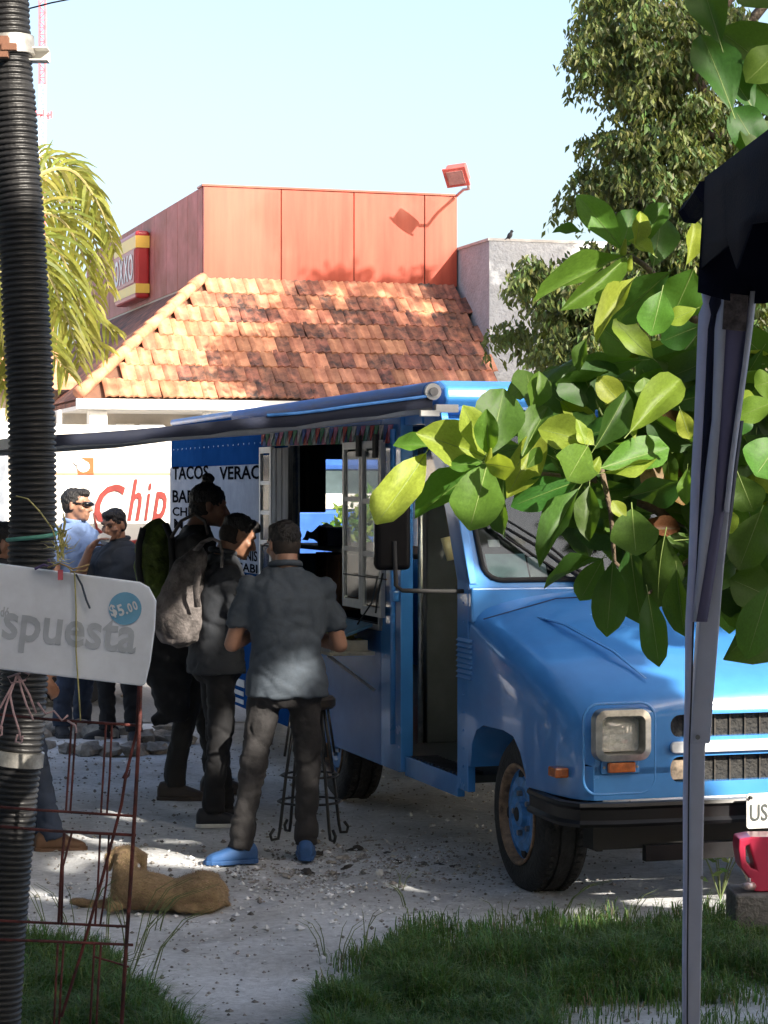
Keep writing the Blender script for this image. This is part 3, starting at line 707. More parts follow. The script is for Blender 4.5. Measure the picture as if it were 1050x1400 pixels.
# door hinge block
MB().box((-.06,DR+.02,1.27),(-.01,DR+.10,1.33)).build('hinge', M_blue, truck, bevel=.01)
rv = MB()
for z_ in [.5+.09*i for i in range(21)]:
    rv.ell((-.001,.70,z_ if z_ < 1.35 else .5), (.004,.006,.006), n=6)
for y_ in [4.9+.16*i for i in range(19)]: rv.ell((-.001,y_,2.19), (.004,.008,.008), n=6)
tag(rv.build('rivet', M_blue, truck), kind='stuff')
# far side, rear wall (with the open rear window), roof
MB().box((RW-.04,.62,.36),(RW,RE,ZR)).build('far_side_panel', M_blue, truck)
rw = MB()
rw.box((.04,RE-.04,.36),(RW-.04,RE,1.35)); rw.box((.04,RE-.04,2.12),(RW-.04,RE,ZR)); rw.box((.04,RE-.04,1.35),(1.05,RE,2.12)); rw.box((1.85,RE-.04,1.35),(RW-.04,RE,2.12))
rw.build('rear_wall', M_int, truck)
MB().box((-.01,1.10,ZR),(RW+.01,RE+.01,ZR+.05)).build('roof', mat('roof_blue',(.05,.22,.58),.4,var=.2), truck, bevel=.03, bseg=3)
# front cap above the windscreen and the windscreen surround with its two openings
def wsP(X, s, off=0.):       # s 0 at the cowl .. 1 at the roof
    return Vector((X, .60+(1.13-.60)*s-off*.86, 1.385+(2.26-1.385)*s+off*.4))
fc_ = MB()
capp = [(1.13,2.26),(1.02,2.30),(.98,2.34),(1.0,2.40),(1.10,2.435),(1.3,2.436),(1.3,2.26)]
fc_.prism([(.0,y,z) for y,z in capp], (RW,0,0)); fc_.build('roof_cap', M_blue, truck, bevel=.02, bseg=3)
fr_ = MB()
def strip(x0,x1,s0,s1):
    a,b,c,d = wsP(x0,s0),wsP(x1,s0),wsP(x1,s1),wsP(x0,s1)
    fr_.prism([a,b,c,d], (0,.03,-.0))
strip(.0,.085,0,1); strip(.96,1.04,0,1); strip(RW-.085,RW,0,1); strip(.085,.96,0,.045); strip(1.04,RW-.085,0,.045); strip(.085,.96,.93,1); strip(1.04,RW-.085,.93,1)
fr_.build('windscreen_surround', M_blue, truck)
for x0, x1 in ((.085,.96),(1.04,RW-.085)):
    pts = []
    for sx, sy, a0 in ((1,1,0),(-1,1,90),(-1,-1,180),(1,-1,270)):
        for i in range(6):
            a = rad(a0+18*i); pts.append(wsP((x0+x1)/2+sx*((x1-x0)/2-.09)+.09*math.cos(a), (.045+.93)/2+sy*(.4425-.09)+.09*math.sin(a), .006))
    sl_ = MB().tube(pts+[pts[0]], .014, 6, cap=False).build('rubber_seal', M_blk, truck, smooth=True)
    gl = MB().prism(pts, (0,.006,0)).build('windscreen', mat('windscreen_glass',(.75,.85,.82),.03,trans=1.,var=.02,spec=.6), truck)
    co = MB()       # corner fillers between round glass and square opening
    for cx_, cy_ in ((x0,.045),(x1,.045)):
        co.prism([wsP(cx_,cy_),wsP(cx_+(.03 if cx_ == x0 else -.03),cy_),wsP(cx_,cy_+.035)], (0,.02,0))
    co.build('corner_gusset', M_blue, truck)
stk = [((.12,.06,.33,.20),(.30,.48,.52)),((.15,.24,.21,.28),(.7,.72,.7)),((.34,.07,.43,.18),(.45,.5,.5))]
for (a_,b_,c_,d_), cl in stk:
    MB().prism([wsP(a_,b_,-.02),wsP(c_,b_,-.02),wsP(c_,d_,-.02),wsP(a_,d_,-.02)], (0,.002,0)).build('sticker', mat('sticker%d'%int(cl[0]*100), cl, .6), truck)
# wipers
for bx, sg_ in ((.60,1),(1.56,1)):
    piv = wsP(bx,.015,.05); tip = wsP(bx-.42,.36,.045)
    wa = MB(); wa.tube([piv,(piv+tip)/2+Vector((0,-.03,.01)),tip], [.018,.011,.007], 6); wa.tube([piv+Vector((.03,0,-.0)),(piv+tip)/2+Vector((.045,-.03,.02)),tip+Vector((.04,0,.02))], [.012,.008,.006], 6)
    wa.ell(piv, (.035,.03,.04)); w_o = wa.build('wiper', M_blk, truck, smooth=True)
    MB().tube([wsP(bx-.50,.42,.04),wsP(bx-.36,.26,.04),wsP(bx-.10,.05,.04)], .011, 5, flat=.6).build('wiper_blade', M_blk, w_o)
    MB().tube([piv,piv+Vector((.12,-.06,-.03)),piv+Vector((.25,-.05,-.05))], .005, 5).build('washer_hose', M_blk, w_o)
# dash, wheel, seat, engine cover and partition seen through doorway and glass
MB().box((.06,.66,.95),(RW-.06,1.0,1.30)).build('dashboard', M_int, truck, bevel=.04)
sw = MB(); c_ = Vector((1.35,1.22,1.32)); ring = [c_+Vector((.21*math.cos(a*.314), .21*math.sin(a*.314)*.75, .21*math.sin(a*.314)*.6)) for a in range(21)]
sw.tube(ring, .014, 6, cap=False); sw.tube([c_,c_+Vector((0,-.3,-.25))], .02, 6); sw.tube([ring[0],c_,ring[10]], .012, 6)
sw.build('steering_wheel', M_blk, truck, smooth=True)
MB().box((1.0,1.45,.44),(1.5,1.95,.88)).box((1.02,1.9,.9),(1.48,2.02,1.55)).build('driver_seat', mat('seat_black',(.03,.03,.03),.6), truck, bevel=.05, bseg=3)
MB().box((.55,.95,.44),(1.0,1.6,.95)).build('engine_cover', M_intg, truck, bevel=.05)
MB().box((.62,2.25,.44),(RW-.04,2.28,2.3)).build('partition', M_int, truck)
pt = MB().box((.30,2.2,.44),(.60,2.3,1.9)).build('inner_locker', M_intg, truck, bevel=.01)
MB().tube([(.10,1.7,.5),(.10,1.7,2.2)], .016, 8).build('grab_rail', M_chr, truck, smooth=True)
MB().box((.25,1.1,1.75),(.36,1.2,1.86)).build('fan', M_chr, truck, bevel=.02)
MB().tube([(.16,1.45,1.62),(.18,1.43,1.50)], [.03,.02], 8).build('bottle', mat('yellowed_plastic',(.6,.5,.25),.4), truck, smooth=True)
# louvre vent on the cowl side
v0, v1 = sv(646), sv(627)
for i in range(8):
    z_ = 1.13-.026*i
    MB().prism([(-.001,v0,z_+.008),(-.016,v0,z_-.006),(-.001,v0,z_-.008)], (0,v1-v0,0)).build('louvre', mat('louvre_blue',(.12,.30,.60),.4,var=.1), truck)
# mirror on its arm
mr = MB().tube([(0,.70,1.37),(-.10,.71,1.37),(-.30,.76,1.375),(-.33,.77,1.40),(-.335,.78,1.62)], .011, 8).build('mirror_arm', M_blk, truck, smooth=True)
mh = MB().box((-.43,.78,1.475),(-.245,.83,1.86)).build('mirror', mat('mirror_shell',(.004,.004,.005),.45,spec=.12), truck, bevel=.035, bseg=3)
MB().box((-.425,.83,1.5),(-.255,.834,1.84)).build('mirror_glass', mat('mirror_glass',(.7,.7,.7),.03,metal=1,var=0), mh)
# serving hatch: frame, glazed leaves, lining, counter
def bx(name, y0, y1, z0, z1, x0=-.02, x1=.0, m=None, par=None, bev=.003):
    return MB().box((x0,min(y0,y1),z0),(x1,max(y0,y1),z1)).build(name, m or M_alu, par or truck, bevel=bev)
ho = .035
bx('hatch_frame', WF-.02, WB+.04, WT_Z, WT_Z+.04, -.02, .05)
bx('hatch_frame', WB, WB+.045, WB_Z, WT_Z, -.02, .05)
bx('hatch_frame', WF-.03, WF, WB_Z, WT_Z, -.02, .05)
bx('hatch_frame', WF-.02, WB+.04, WB_Z-.03, WB_Z, -.02, .05)
def leaf_frame(y0, y1, z0, z1, x, rows, cols, m=M_wht, nm='window_leaf', fw=.035):
    if y0 > y1: y0, y1 = y1, y0
    f = MB(); d = .025
    f.box((x,y0,z0),(x+d,y0+fw,z1)); f.box((x,y1-fw,z0),(x+d,y1,z1))
    f.box((x,y0+fw,z0),(x+d,y1-fw,z0+fw*1.4)); f.box((x,y0+fw,z1-fw*1.2),(x+d,y1-fw,z1))
    zz = [z0+fw*1.4+(z1-fw*1.2-z0-fw*1.4)*i/rows for i in range(rows+1)]
    for i in range(1, rows): f.box((x+.001,y0+fw,zz[i]-.014),(x+d-.001,y1-fw,zz[i]+.014))
    cw_ = (y1-y0-2*fw)/cols
    for i in range(1, cols): f.box((x+.002,y0+fw+cw_*i-.014,z0+fw),(x+d-.002,y0+fw+cw_*i+.014,z1-fw))
    o = f.build(nm, m, truck, bevel=.002)
    for i in range(rows):
        for j in range(cols):
            MB().box((x+.010,y0+fw+cw_*j+.01,zz[i]+.012),(x+.014,y0+fw+cw_*(j+1)-.01,zz[i+1]-.012)).build('pane', mat('pane_glass',(.06,.075,.08),.12,alpha=.45,var=.05,spec=.12), o)
    return o
yA, yB, yC = sv(469,-.05), sv(494,-.05), sv(522,-.05)
leaf_frame(yA, yB+.004, 1.20, WT_Z-.005, -.055, 3, 1); leaf_frame(yB-.004, yC, 1.17, WT_Z-.005, -.055, 3, 1)
MB().box((-.075,yB-.03,2.06),(-.056,yB+.03,2.18)).build('latch', M_blk, truck); MB().box((-.075,yC+.04,2.05),(-.056,yC+.10,2.18)).build('latch', M_blk, truck)
y5, y6 = sv(355,-.05), sv(371,-.05)
leaf_frame(y6, y5, 1.28, sz(362,612), -.055, 4, 1)
for a, b in ((372,381),(382,389),(390,398)):
    bx('shutter_board', sv(a,-.03), sv(b,-.03), 1.25, WT_Z-.01, -.05, -.022, mat('weathered_board',(.20,.20,.20),.8,var=.5,vs=10,stretch=(1,1,.15)))
bx('door_stay', 2.6, yC-.18, 1.385, 1.392, -.08, -.073, M_blk)
MB().tube([(-.08,yC-.12,1.42),(-.09,yC-.06,1.30),(-.10,yC-.05,1.2)], .006, 5).build('cord', M_blk, truck)
MB().tube([(-.08,yC-.02,1.40),(-.09,yC+.06,1.25),(-.10,yC+.30,1.12)], .005, 5).build('cord', M_blk, truck)
# coloured bunting above the hatch
cols_ = [(.45,.06,.05),(.06,.22,.10),(.5,.48,.45),(.05,.10,.30),(.45,.15,.25),(.15,.30,.28)]
k = 0; px = 357
while px < 531:
    y0, y1 = sv(px,-.04), sv(px+6.2,-.04); zt = 2.262-.0002*(px-357)
    m_ = mat('bunting%d' % (k % 6), cols_[k % 6], .9, var=.35, vs=30)
    MB().prism([(-.035,y0,zt),(-.035,y1,zt),(-.05,(y0+y1)/2,zt-.095)], (-.004,0,0)).build('pennant', m_, truck)
    m_ = mat('bunting%d' % ((k+3) % 6), cols_[(k+3) % 6], .9, var=.35, vs=30)
    MB().prism([(-.028,y0,zt-.1),(-.028,y1,zt-.1),(-.028,(y0+y1)/2,zt-.0)], (-.003,0,0)).build('pennant', m_, truck)
    px += 6.2; k += 1
bx('bunting_rail', sv(357), sv(531), 2.262, 2.285, -.045, -.02, M_wht)
# inside the hatch: dark cupboards, ceiling shelf, worktop
MB().box((.45,sv(446,.9),1.70),(.9,RE-1.0,2.30)).build('wall_cupboard', M_int, truck, bevel=.01)
for i in range(3): MB().box((.425,5.3+i*.5,1.74),(.448,5.75+i*.5,2.25)).build('cupboard_door', mat('brown_door',(.07,.055,.04),.6), truck)
MB().box((.30,2.5,1.47),(.9,5.4,1.50)).build('worktop', mat('worktop',(.35,.33,.30),.4), truck, bevel=.005)
for a, b in ((431,446),(447.5,463)):
    MB().box((.28,sv(b,.28),1.10),(.60,sv(a,.28),1.46)).build('drawer_front', mat('brown_crate',(.28,.15,.09),.8,var=.2), truck, bevel=.008)
MB().box((.04,2.6,.44),(.26,5.6,.92)).build('base_unit', M_int, truck)
# counter outside, tray shelf
cs = sv(531,-.28); ce = sv(436,-.28)
shelf = MB().box((-.30,2.08,.955),(-.04,3.75,.975)).build('counter_shelf', mat('shelf_cream',(.55,.50,.38),.6,var=.3), truck, bevel=.004)
MB().box((-.31,2.08,.975),(-.298,3.75,1.0)).build('shelf_edge', M_alu, truck)
MB().prism([(-.05,2.1,1.115),(-.30,2.1,1.02),(-.30,3.7,1.02),(-.05,3.7,1.115)], (0,0,.015)).build('drop_leaf', mat('leaf_blue',(.10,.25,.38),.4,var=.3), truck)
for y_ in (2.2,3.6):
    MB().tube([(-.01,y_,.75),(-.28,y_,.95)], .01, 6).build('bracket', M_alu, truck)
# menu board with its hand painted lettering
yb0, yb1 = sv(357,-.012), sv(235,-.012)
ztb = sz(300,637)
mbd = MB().box((-.014,4.86,1.30),(-.002,RE-.02,ztb)).build('menu_board', mat('board_white',(.33,.35,.40),.9,var=.1,spec=.0), truck)
t = MB()
def mtext(s_, p0, p1, y0, y1):
    a, b = sv(p0,-.016), sv(p1,-.016); zb = sz(p0,y1,-.016); zt = sz(p0,y0,-.016)
    text(t, s_, (-.016,a,zb), (0,-1,0), (0,0,1), a-b, zt-zb, bold=.022, depth=.001)
mtext('TACOS', 236, 285, 638, 656); mtext('VERAC', 300, 356, 638, 656)
mtext('BARB', 236, 276, 670, 687); mtext('CHILE', 236, 276, 693, 705); mtext('M', 238, 250, 709, 722)
mtext('C', 306, 313, 706, 718); mtext('ANIS', 328, 352, 751, 765); mtext('CABI', 323, 352, 768, 780); mtext('EXICA', 321, 355, 782, 795)
t.build('lettering', mat('paint_black',(.008,.008,.010),.9,spec=.0), mbd)
# lower stickers on the side seen between the customers
for p0, p1, y0, y1 in ((322,334,926,936),(320,333,941,947),(320,333,952,958)):
    a, b = sv(p0,-.004), sv(p1,-.004)
    MB().box((-.006,b,sz(p0,y1)),(-.002,a,sz(p0,y0))).build('decal', M_wht, truck)
# awning: roller, sheet, front bar, arms, brackets
ra, rb = sv(590,-.14), sv(326,-.14)
rzz = 2.362
ro = MB().tube([(-.14,ra,rzz),(-.14,rb,rzz)], .05, 18).build('awning_roller', mat('awning_blue',(.035,.13,.42),.6,var=.3,vs=5,stretch=(1,.4,6)), truck, sharp=40)
MB().tube([(-.14,ra-.03,rzz),(-.14,ra,rzz)], .042, 16).build('roller_cap', M_wht, ro, sharp=40)
MB().tube([(-.14,ra-.045,rzz),(-.14,ra-.03,rzz)], .022, 12).build('roller_crank', M_grey, ro, sharp=40)
MB().box((-.12,ra-.01,2.26),(.0,ra+.03,2.30)).box((-.20,ra-.01,2.24),(-.10,ra+.02,2.27)).build('roller_bracket', M_wht, ro, bevel=.004)
sh = MB(); NA, NB = 14, 10; OX = -2.12
for i in range(NA+1):
    for j in range(NB+1):
        a = i/NA; b = j/NB; x = -.14+(OX+.14)*a; y = ra+.0+(rb-ra)*b
        z = rzz-.035-(rzz-.035-2.115)*a-.04*math.sin(math.pi*a)*(.5+.8*math.sin(math.pi*b))+.008*noise.noise(Vector((x*3,y*3,0)))
        sh.v.append(Vector((x,y,z)))
for i in range(NA):
    for j in range(NB): q = i*(NB+1)+j; sh.f.append((q,q+1,q+NB+2,q+NB+1)); sh.m.append(0)
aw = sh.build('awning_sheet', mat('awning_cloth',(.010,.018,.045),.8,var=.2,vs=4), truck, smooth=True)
so = aw.modifiers.new('s','SOLIDIFY'); so.thickness = .012
# dropped hem on the near edge: blue piping above a grey underside strip
hm = MB(); 
for i in range(NA+1):
    p = sh.v[i*(NB+1)]; hm.v += [p+Vector((0,-.012,.012)), p+Vector((0,-.012,-.045+.006*math.sin(i*2.1)))]
for i in range(NA): hm.f.append((2*i,2*i+1,2*i+3,2*i+2)); hm.m.append(0)
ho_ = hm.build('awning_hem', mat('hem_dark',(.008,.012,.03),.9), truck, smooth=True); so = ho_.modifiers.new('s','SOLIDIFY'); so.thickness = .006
MB().tube([Vector(sh.v[i*(NB+1)])+Vector((0,-.02,.016)) for i in range(NA//2)], .009, 6).build('awning_piping', mat('awning_blue2',(.08,.28,.70),.5), truck, smooth=True)
MB().tube([(-.12,ra+.06,2.285),(-1.0,ra+.08,2.17),(OX+.03,ra+.06,2.09)], .026, 8).build('awning_arm', mat('arm_grey',(.35,.36,.38),.5,metal=.3), truck, sharp=40)
MB().tube([(-.12,rb-.1,2.285),(-1.0,rb-.1,2.17),(OX+.03,rb-.1,2.09)], .022, 8).build('awning_arm', MT['arm_grey'], truck, sharp=40)
MB().box((OX-.03,ra-.02,2.085),(OX+.02,rb,2.135)).build('awning_bar', MT['arm_grey'], truck, bevel=.006)

# things on the counter
yc = thing('plastic_container', 'yellow lidded plastic container on the truck counter', 'container', TI @ Vector((-.17,2.62,.975)), th)
MB().box((-.09,-.28,0),(.09,.28,.075)).build('tub', mat('yellow_plastic',(.50,.46,.06),.35), yc, bevel=.015)
MB().box((-.10,-.29,.075),(.10,.29,.095)).build('lid', mat('yellow_plastic2',(.45,.43,.10),.35), yc, bevel=.006)
tr = thing('sauce_tray', 'pale tray with dark sauce at the front end of the counter', 'tray', TI @ Vector((-.17,2.22,.975)), th)
MB().box((-.10,-.09,0),(.10,.09,.012)).box((-.10,-.09,.012),(-.09,.09,.06)).box((.09,-.09,.012),(.10,.09,.06)).box((-.09,-.09,.012),(.09,-.08,.06)).box((-.09,.08,.012),(.09,.09,.06)).build('tray', mat('shelf_cream',(.55,.5,.38),.6), tr)
MB().box((-.088,-.078,.013),(.088,.078,.03)).build('sauce', mat('dark_sauce',(.07,.03,.015),.3), tr)
pg = thing('white_paper', 'crumpled white wrapping paper on the worktop inside the hatch', 'paper', TI @ Vector((.45,sv(446,.45),1.502)), th)
pm_ = MB(); 
for i in range(7):
    for j in range(7):
        pm_.v.append(Vector(((i-3)*.04,(j-3)*.06,.03+.09*noise.noise(Vector((i*.6,j*.6,1)))+.1*math.exp(-((i-3)**2+(j-4)**2)/6))))
for i in range(6):
    for j in range(6): q = i*7+j; pm_.f.append((q,q+1,q+8,q+7)); pm_.m.append(0)
o = pm_.build('paper_sheet', M_white, pg, smooth=True); o.modifiers.new('s','SOLIDIFY').thickness = .002
bg_ = thing('blue_box', 'dark blue box beside the white paper inside the hatch', 'box', TI @ Vector((.36,sv(457,.36),1.502)), th)
MB().box((-.08,-.12,0),(.08,.12,.11)).build('carton', mat('navy_box',(.02,.03,.08),.6), bg_, bevel=.006)
MB().box((-.085,-.125,.11),(.085,.125,.125)).build('lid', mat('navy_lid',(.03,.04,.10),.5), bg_)

# black stool between customer and truck
sp_ = W(425,1108,11.9); stl = thing('bar_stool', 'tall black metal stool with thin legs behind the grey shirted man', 'stool', (-.40,12.0,0))
MB().lathe([(0,.70),(.125,.70),(.14,.715),(.14,.75),(.125,.765),(0,.768)], Matrix.Translation((0,0,0)), 28).build('seat', mat('seat_brown',(.05,.04,.035),.5), stl, sharp=40)
Mlg = mat('leg_black',(.012,.012,.013),.4)
for a in (35,125,215,305):
    c, s_ = math.cos(rad(a)), math.sin(rad(a))
    MB().tube([(.09*c,.09*s_,.70),(.15*c,.15*s_,.35),(.19*c,.19*s_,.06),(.20*c,.20*s_,.015),(.24*c,.24*s_,.012),(.25*c,.25*s_,.04),(.225*c,.225*s_,.07)], .009, 7).build('leg', Mlg, stl, smooth=True)
    MB().tube([(.115*c,.115*s_,.70),(.16*c,.16*s_,.45)], .007, 6).build('brace', Mlg, stl, smooth=True)
for z_, r_ in ((.34,.152),(.20,.17)):
    MB().tube([(r_*math.cos(rad(a)),r_*math.sin(rad(a)),z_) for a in range(35,396,30)], .007, 6, cap=False).build('foot_ring', Mlg, stl, smooth=True)

# parked blue van and hedge glimpsed through the hatch
bv = thing('blue_van', 'blue and white van glimpsed through the serving hatch', 'van', (W(470,0,22.0).x,22.0,0))
MB().box((-1.6,0,.4),(1.0,1.8,1.68)).build('body', mat('van_blue',(.04,.12,.42),.3,coat=.4), bv, bevel=.05)
MB().box((-1.6,0.02,1.68),(1.0,1.78,1.83)).build('waist_band', M_white, bv)
MB().box((-1.6,.06,1.83),(1.0,1.74,2.06)).build('glazing', mat('van_glass',(.07,.10,.11),.15), bv)
MB().box((-1.6,0.02,2.06),(1.0,1.78,2.3)).build('roof', mat('van_blue',(.04,.12,.42),.3), bv, bevel=.05)
for x in (-1.1,.5):
    MB().tube([(x,-.02,.33),(x,.2,.33)], .33, 20).build('wheel', M_blk, bv, sharp=40)
hd = thing('shrub', 'green leafy shrub glimpsed through the glazed window leaves', 'shrub', (W(505,0,20.5).x,20.5,0))
rr = random.Random(3); mb = MB()
for i in range(1500):
    d = Vector((rr.gauss(0,1),rr.gauss(0,1),rr.gauss(0,1))).normalized()*rr.uniform(.6,1); p = Vector((d.x*.42, d.y*.4, 1.15+d.z*.75))
    a = Vector((rr.uniform(-1,1),rr.uniform(-1,1),rr.uniform(-1,1))).normalized(); b = a.orthogonal().normalized()
    mb.add([p,p+a*.05+b*.025,p+a*.11,p+a*.05-b*.025], [(0,1,2,3)])
mb.build('foliage', leafmat('shrub_leaf',(.12,.22,.04),(.25,.4,.06),.3,.5), hd)
MB().tube([(0,0,0),(0,0,1.2)], .03, 6).build('stem', MBk, hd)
# ================================================================== people
M_skin = [mat('skin_a',(.36,.19,.125),.5,var=.08,vs=20), mat('skin_b',(.28,.14,.085),.5,var=.08,vs=20), mat('skin_c',(.24,.12,.075),.5,var=.08,vs=20)]
M_hair = mat('hair_black',(.012,.010,.010),.5,var=.4,vs=60,bump=.8,bs=120,stretch=(1,1,.4))
M_fade = mat('hair_fade',(.035,.025,.02),.8,var=.4,vs=90)
def RZ(a): return Matrix.Rotation(a, 3, 'Z')
def person(label, x, y, head, H, J, skin=0, shirt=None, pants=None, shoe=None, hand=True, vox=.009, hair=True, hemz=.86, yaw=0, pitch=0, roll=0, foot=None, sole=None, collar=True, build_=1., z0=0, loose=1., fist=False, hairf=None):
    root = thing('person', label, 'person', (x, y, z0), -rad(head)); k = H/1.75
    D = dict(lhip=(-.095,0,.91), rhip=(.095,0,.91), lkn=(-.11,.025,.50), rkn=(.11,.025,.50), lank=(-.12,-.02,.09), rank=(.12,-.02,.09),
             lsh=(-.185,-.01,1.425), rsh=(.185,-.01,1.425), lel=(-.235,-.04,1.13), rel=(.235,-.04,1.13), lwr=(-.22,.12,.92), rwr=(.22,.12,.92),
             waist=(0,0,1.08), chest=(0,0,1.28), neck=(0,-.015,1.475), head=(0,.03,1.615), ltoe=(-.15,.15), rtoe=(.15,.15), hips=(0,0,.92))
    D.update(J)
    P = {a: (Vector(v)*k if len(v) == 3 else Vector((v[0],v[1],0)).normalized()) for a, v in D.items() if isinstance(v, tuple)}
    HM = Matrix.Rotation(-rad(yaw),3,'Z') @ Matrix.Rotation(-rad(pitch),3,'X') @ Matrix.Rotation(rad(roll),3,'Y')
    X, Yv = Vector((1,0,0)), Vector((0,1,0))
    sh_ = (P['rsh']-P['lsh']); sx = Vector((sh_.x,sh_.y,0)).normalized(); sy = Vector((-sx.y,sx.x,0))
    hp = (P['rhip']-P['lhip']); hx = Vector((hp.x,hp.y,0)).normalized(); hy = Vector((-hx.y,hx.x,0))
    mid = (P['lsh']+P['rsh'])/2; b_ = build_*k
    def torso(mb, g, z_hem=None, flare=0.):
        r = []
        if z_hem is not None:
            r.append((Vector((P['hips'].x,P['hips'].y,z_hem*k)), (.178+g+flare)*b_, (.118+g+flare)*b_, hx, hy))
            r.append((Vector((P['hips'].x,P['hips'].y,(z_hem+.07)*k)), (.175+g+flare)*b_, (.118+g+flare)*b_, hx, hy))
        else:
            r.append((P['hips']-Vector((0,0,.09*k)), .10*b_, .07*b_, hx, hy)); r.append((P['hips'], (.165+g)*b_, (.11+g)*b_, hx, hy))
        r.append((P['waist'], (.15+g)*b_, (.108+g)*b_, (hx+sx).normalized(), (hy+sy).normalized()))
        r.append((P['chest'], (.172+g)*b_, (.118+g)*b_, sx, sy))
        r.append((mid-Vector((0,0,.07*k)), (.182+g)*b_, (.115+g)*b_, sx, sy))
        r.append((mid-Vector((0,0,.005)), (.165+g)*b_, (.088+g)*b_, sx, sy))
        r.append((mid+Vector((0,0,.038*k))+(P['neck']-mid)*.3, (.105+g)*b_, (.062+g*.8)*b_, sx, sy))
        r.append((mid+Vector((0,0,.058*k))+(P['neck']-mid)*.5, (.062+g)*b_, (.055+g*.7)*b_, sx, sy))
        mb.loft(r, 24)
        for s_ in 'lr': mb.ell(P[s_+'sh']+Vector((-.012 if s_ == 'r' else .012,0,-.03)), ((.044+g)*b_,(.046+g)*b_,(.045+g)*b_))
    body = MB(); torso(body, -.022)
    hc = P['head']
    def hv(x_, y_, z_): return hc+HM @ (Vector((x_,y_,z_))*k)
    body.cap(mid+Vector((0,0,.03)), hc+HM @ Vector((0,-.03,-.055))*k, .060*k, .056*k)
    body.ell(hv(0,-.012,.025), (.074*k,.094*k,.088*k), HM, 20)
    body.ell(hv(0,.018,-.035), (.062*k,.074*k,.066*k), HM, 18)
    body.ell(hv(0,.035,-.07), (.046*k,.052*k,.036*k), HM, 16)
    body.ell(hv(0,.078,-.088), (.022*k,.018*k,.018*k), HM)
    body.cap(hv(0,.086,.012), hv(0,.108,-.022), .010*k, .016*k); body.ell(hv(.014,.096,-.027), (.011*k,.012*k,.009*k), HM); body.ell(hv(-.014,.096,-.027), (.011*k,.012*k,.009*k), HM)
    body.cap(hv(-.045,.070,.032), hv(.045,.070,.032), .014*k, .014*k); body.cap(hv(-.02,.086,-.058), hv(.02,.086,-.058), .010*k, .010*k); body.cap(hv(-.017,.084,-.069), hv(.017,.084,-.069), .010*k, .010*k)
    for q in (-1,1):
        body.ell(hv(q*.045,.055,-.018), (.026*k,.026*k,.022*k), HM)
        body.ell(hv(q*.077,-.012,-.008), (.010*k,.019*k,.032*k), HM @ Matrix.Rotation(q*.35,3,'Z'))
    for s_ in 'lr':
        sg = -1 if s_ == 'l' else 1
        body.cap(P[s_+'sh']+Vector((-.016 if s_ == 'r' else .016,0,-.036)), P[s_+'el'], .043*b_, .040*b_); body.cap(P[s_+'el'], P[s_+'wr'], .041*b_, .027*b_)
        body.cap(P[s_+'el']*.65+P[s_+'wr']*.35, P[s_+'wr'], .040*b_, .026*b_)
        d = (P[s_+'wr']-P[s_+'el']).normalized()
        hd_ = Vector(J[s_+'hand']).normalized() if s_+'hand' in J else (d+Vector((0,.2,0))).normalized()
        pn = Vector(J.get(s_+'palm', (-sg*.9,0.1,-.3))); pn = (pn-hd_*pn.dot(hd_)).normalized(); sd2 = hd_.cross(pn)*(1 if s_ == 'r' else -1)
        w0 = P[s_+'wr']; pc = w0+hd_*.05*k
        Mh = Matrix((sd2, pn, hd_)).transposed()
        body.ell(pc, (.042*k,.018*k,.052*k), Mh); body.cap(w0, pc, .027*k, .024*k)
        curl = J.get(s_+'curl', .9)
        for f in range(4):
            base = pc+hd_*.036*k+sd2*(.028-.0187*f)*k; ln = (.040,.045,.042,.034)[f]*k; dd = hd_.copy(); q_ = base
            for seg in range(3):
                dd = (dd*math.cos(curl*.6)+pn*math.sin(curl*.6)).normalized(); pn_ = pn
                e_ = q_+dd*ln*(1,.75,.6)[seg]; body.cap(q_, e_, (.0095-.0008*seg)*k, (.0088-.0008*seg)*k, 8); q_ = e_
        tb = pc+sd2*.036*k-hd_*.02*k; td = (sd2*.7+hd_*.6+pn*.5).normalized(); te = tb+td*.042*k
        body.cap(tb, te, .013*k, .011*k, 8); body.cap(te, te+(td*.3+hd_*.5+pn*.6).normalized()*.03*k, .011*k, .009*k, 8)
        body.cap(P[s_+'hip'], P[s_+'kn'], .055*b_, .036*b_); body.cap(P[s_+'kn'], P[s_+'ank'], .036*b_, .028*b_)
        tv = P[s_+'toe']; an = P[s_+'ank']; body.cap(Vector((an.x,an.y,.05*k)), Vector((an.x,an.y,.036*k))+tv*.10*k, .028*k, .022*k)
    remesh(body, 'body', M_skin[skin], vox, root, it=3, world=False)
    # shirt
    if shirt:
        sm = MB(); torso(sm, .022, hemz, .012)
        for s_ in 'lr':
            e_ = P[s_+'sh']*.38+P[s_+'el']*.62; so0 = P[s_+'sh']+Vector((-.016 if s_ == 'r' else .016,0,-.034)); sm.cap(so0, e_, .055*b_*loose, .058*b_*loose); sm.tube([so0*.6+P[s_+'el']*.4, so0*.30+P[s_+'el']*.70], [.055*b_*loose, .064*b_*loose], 14)
        so_ = remesh(sm, 'shirt', shirt, .012, root, it=3, world=False, disp=.012, ds=5, dst=(1,1,1.5), ridge=.012)
        if collar:
            cr = MB(); c0 = mid+Vector((0,0,.055*k))+(P['neck']-mid)*.5
            cr.tube([c0+sx*(.074*k*math.cos(rad(a)))+sy*(.066*k*math.sin(rad(a)))+Vector((0,0,(.012-.012*math.sin(rad(a)))*k)) for a in range(-260,81,20)], .016*k, 8)
            cr.build('collar', shirt, so_, smooth=True)
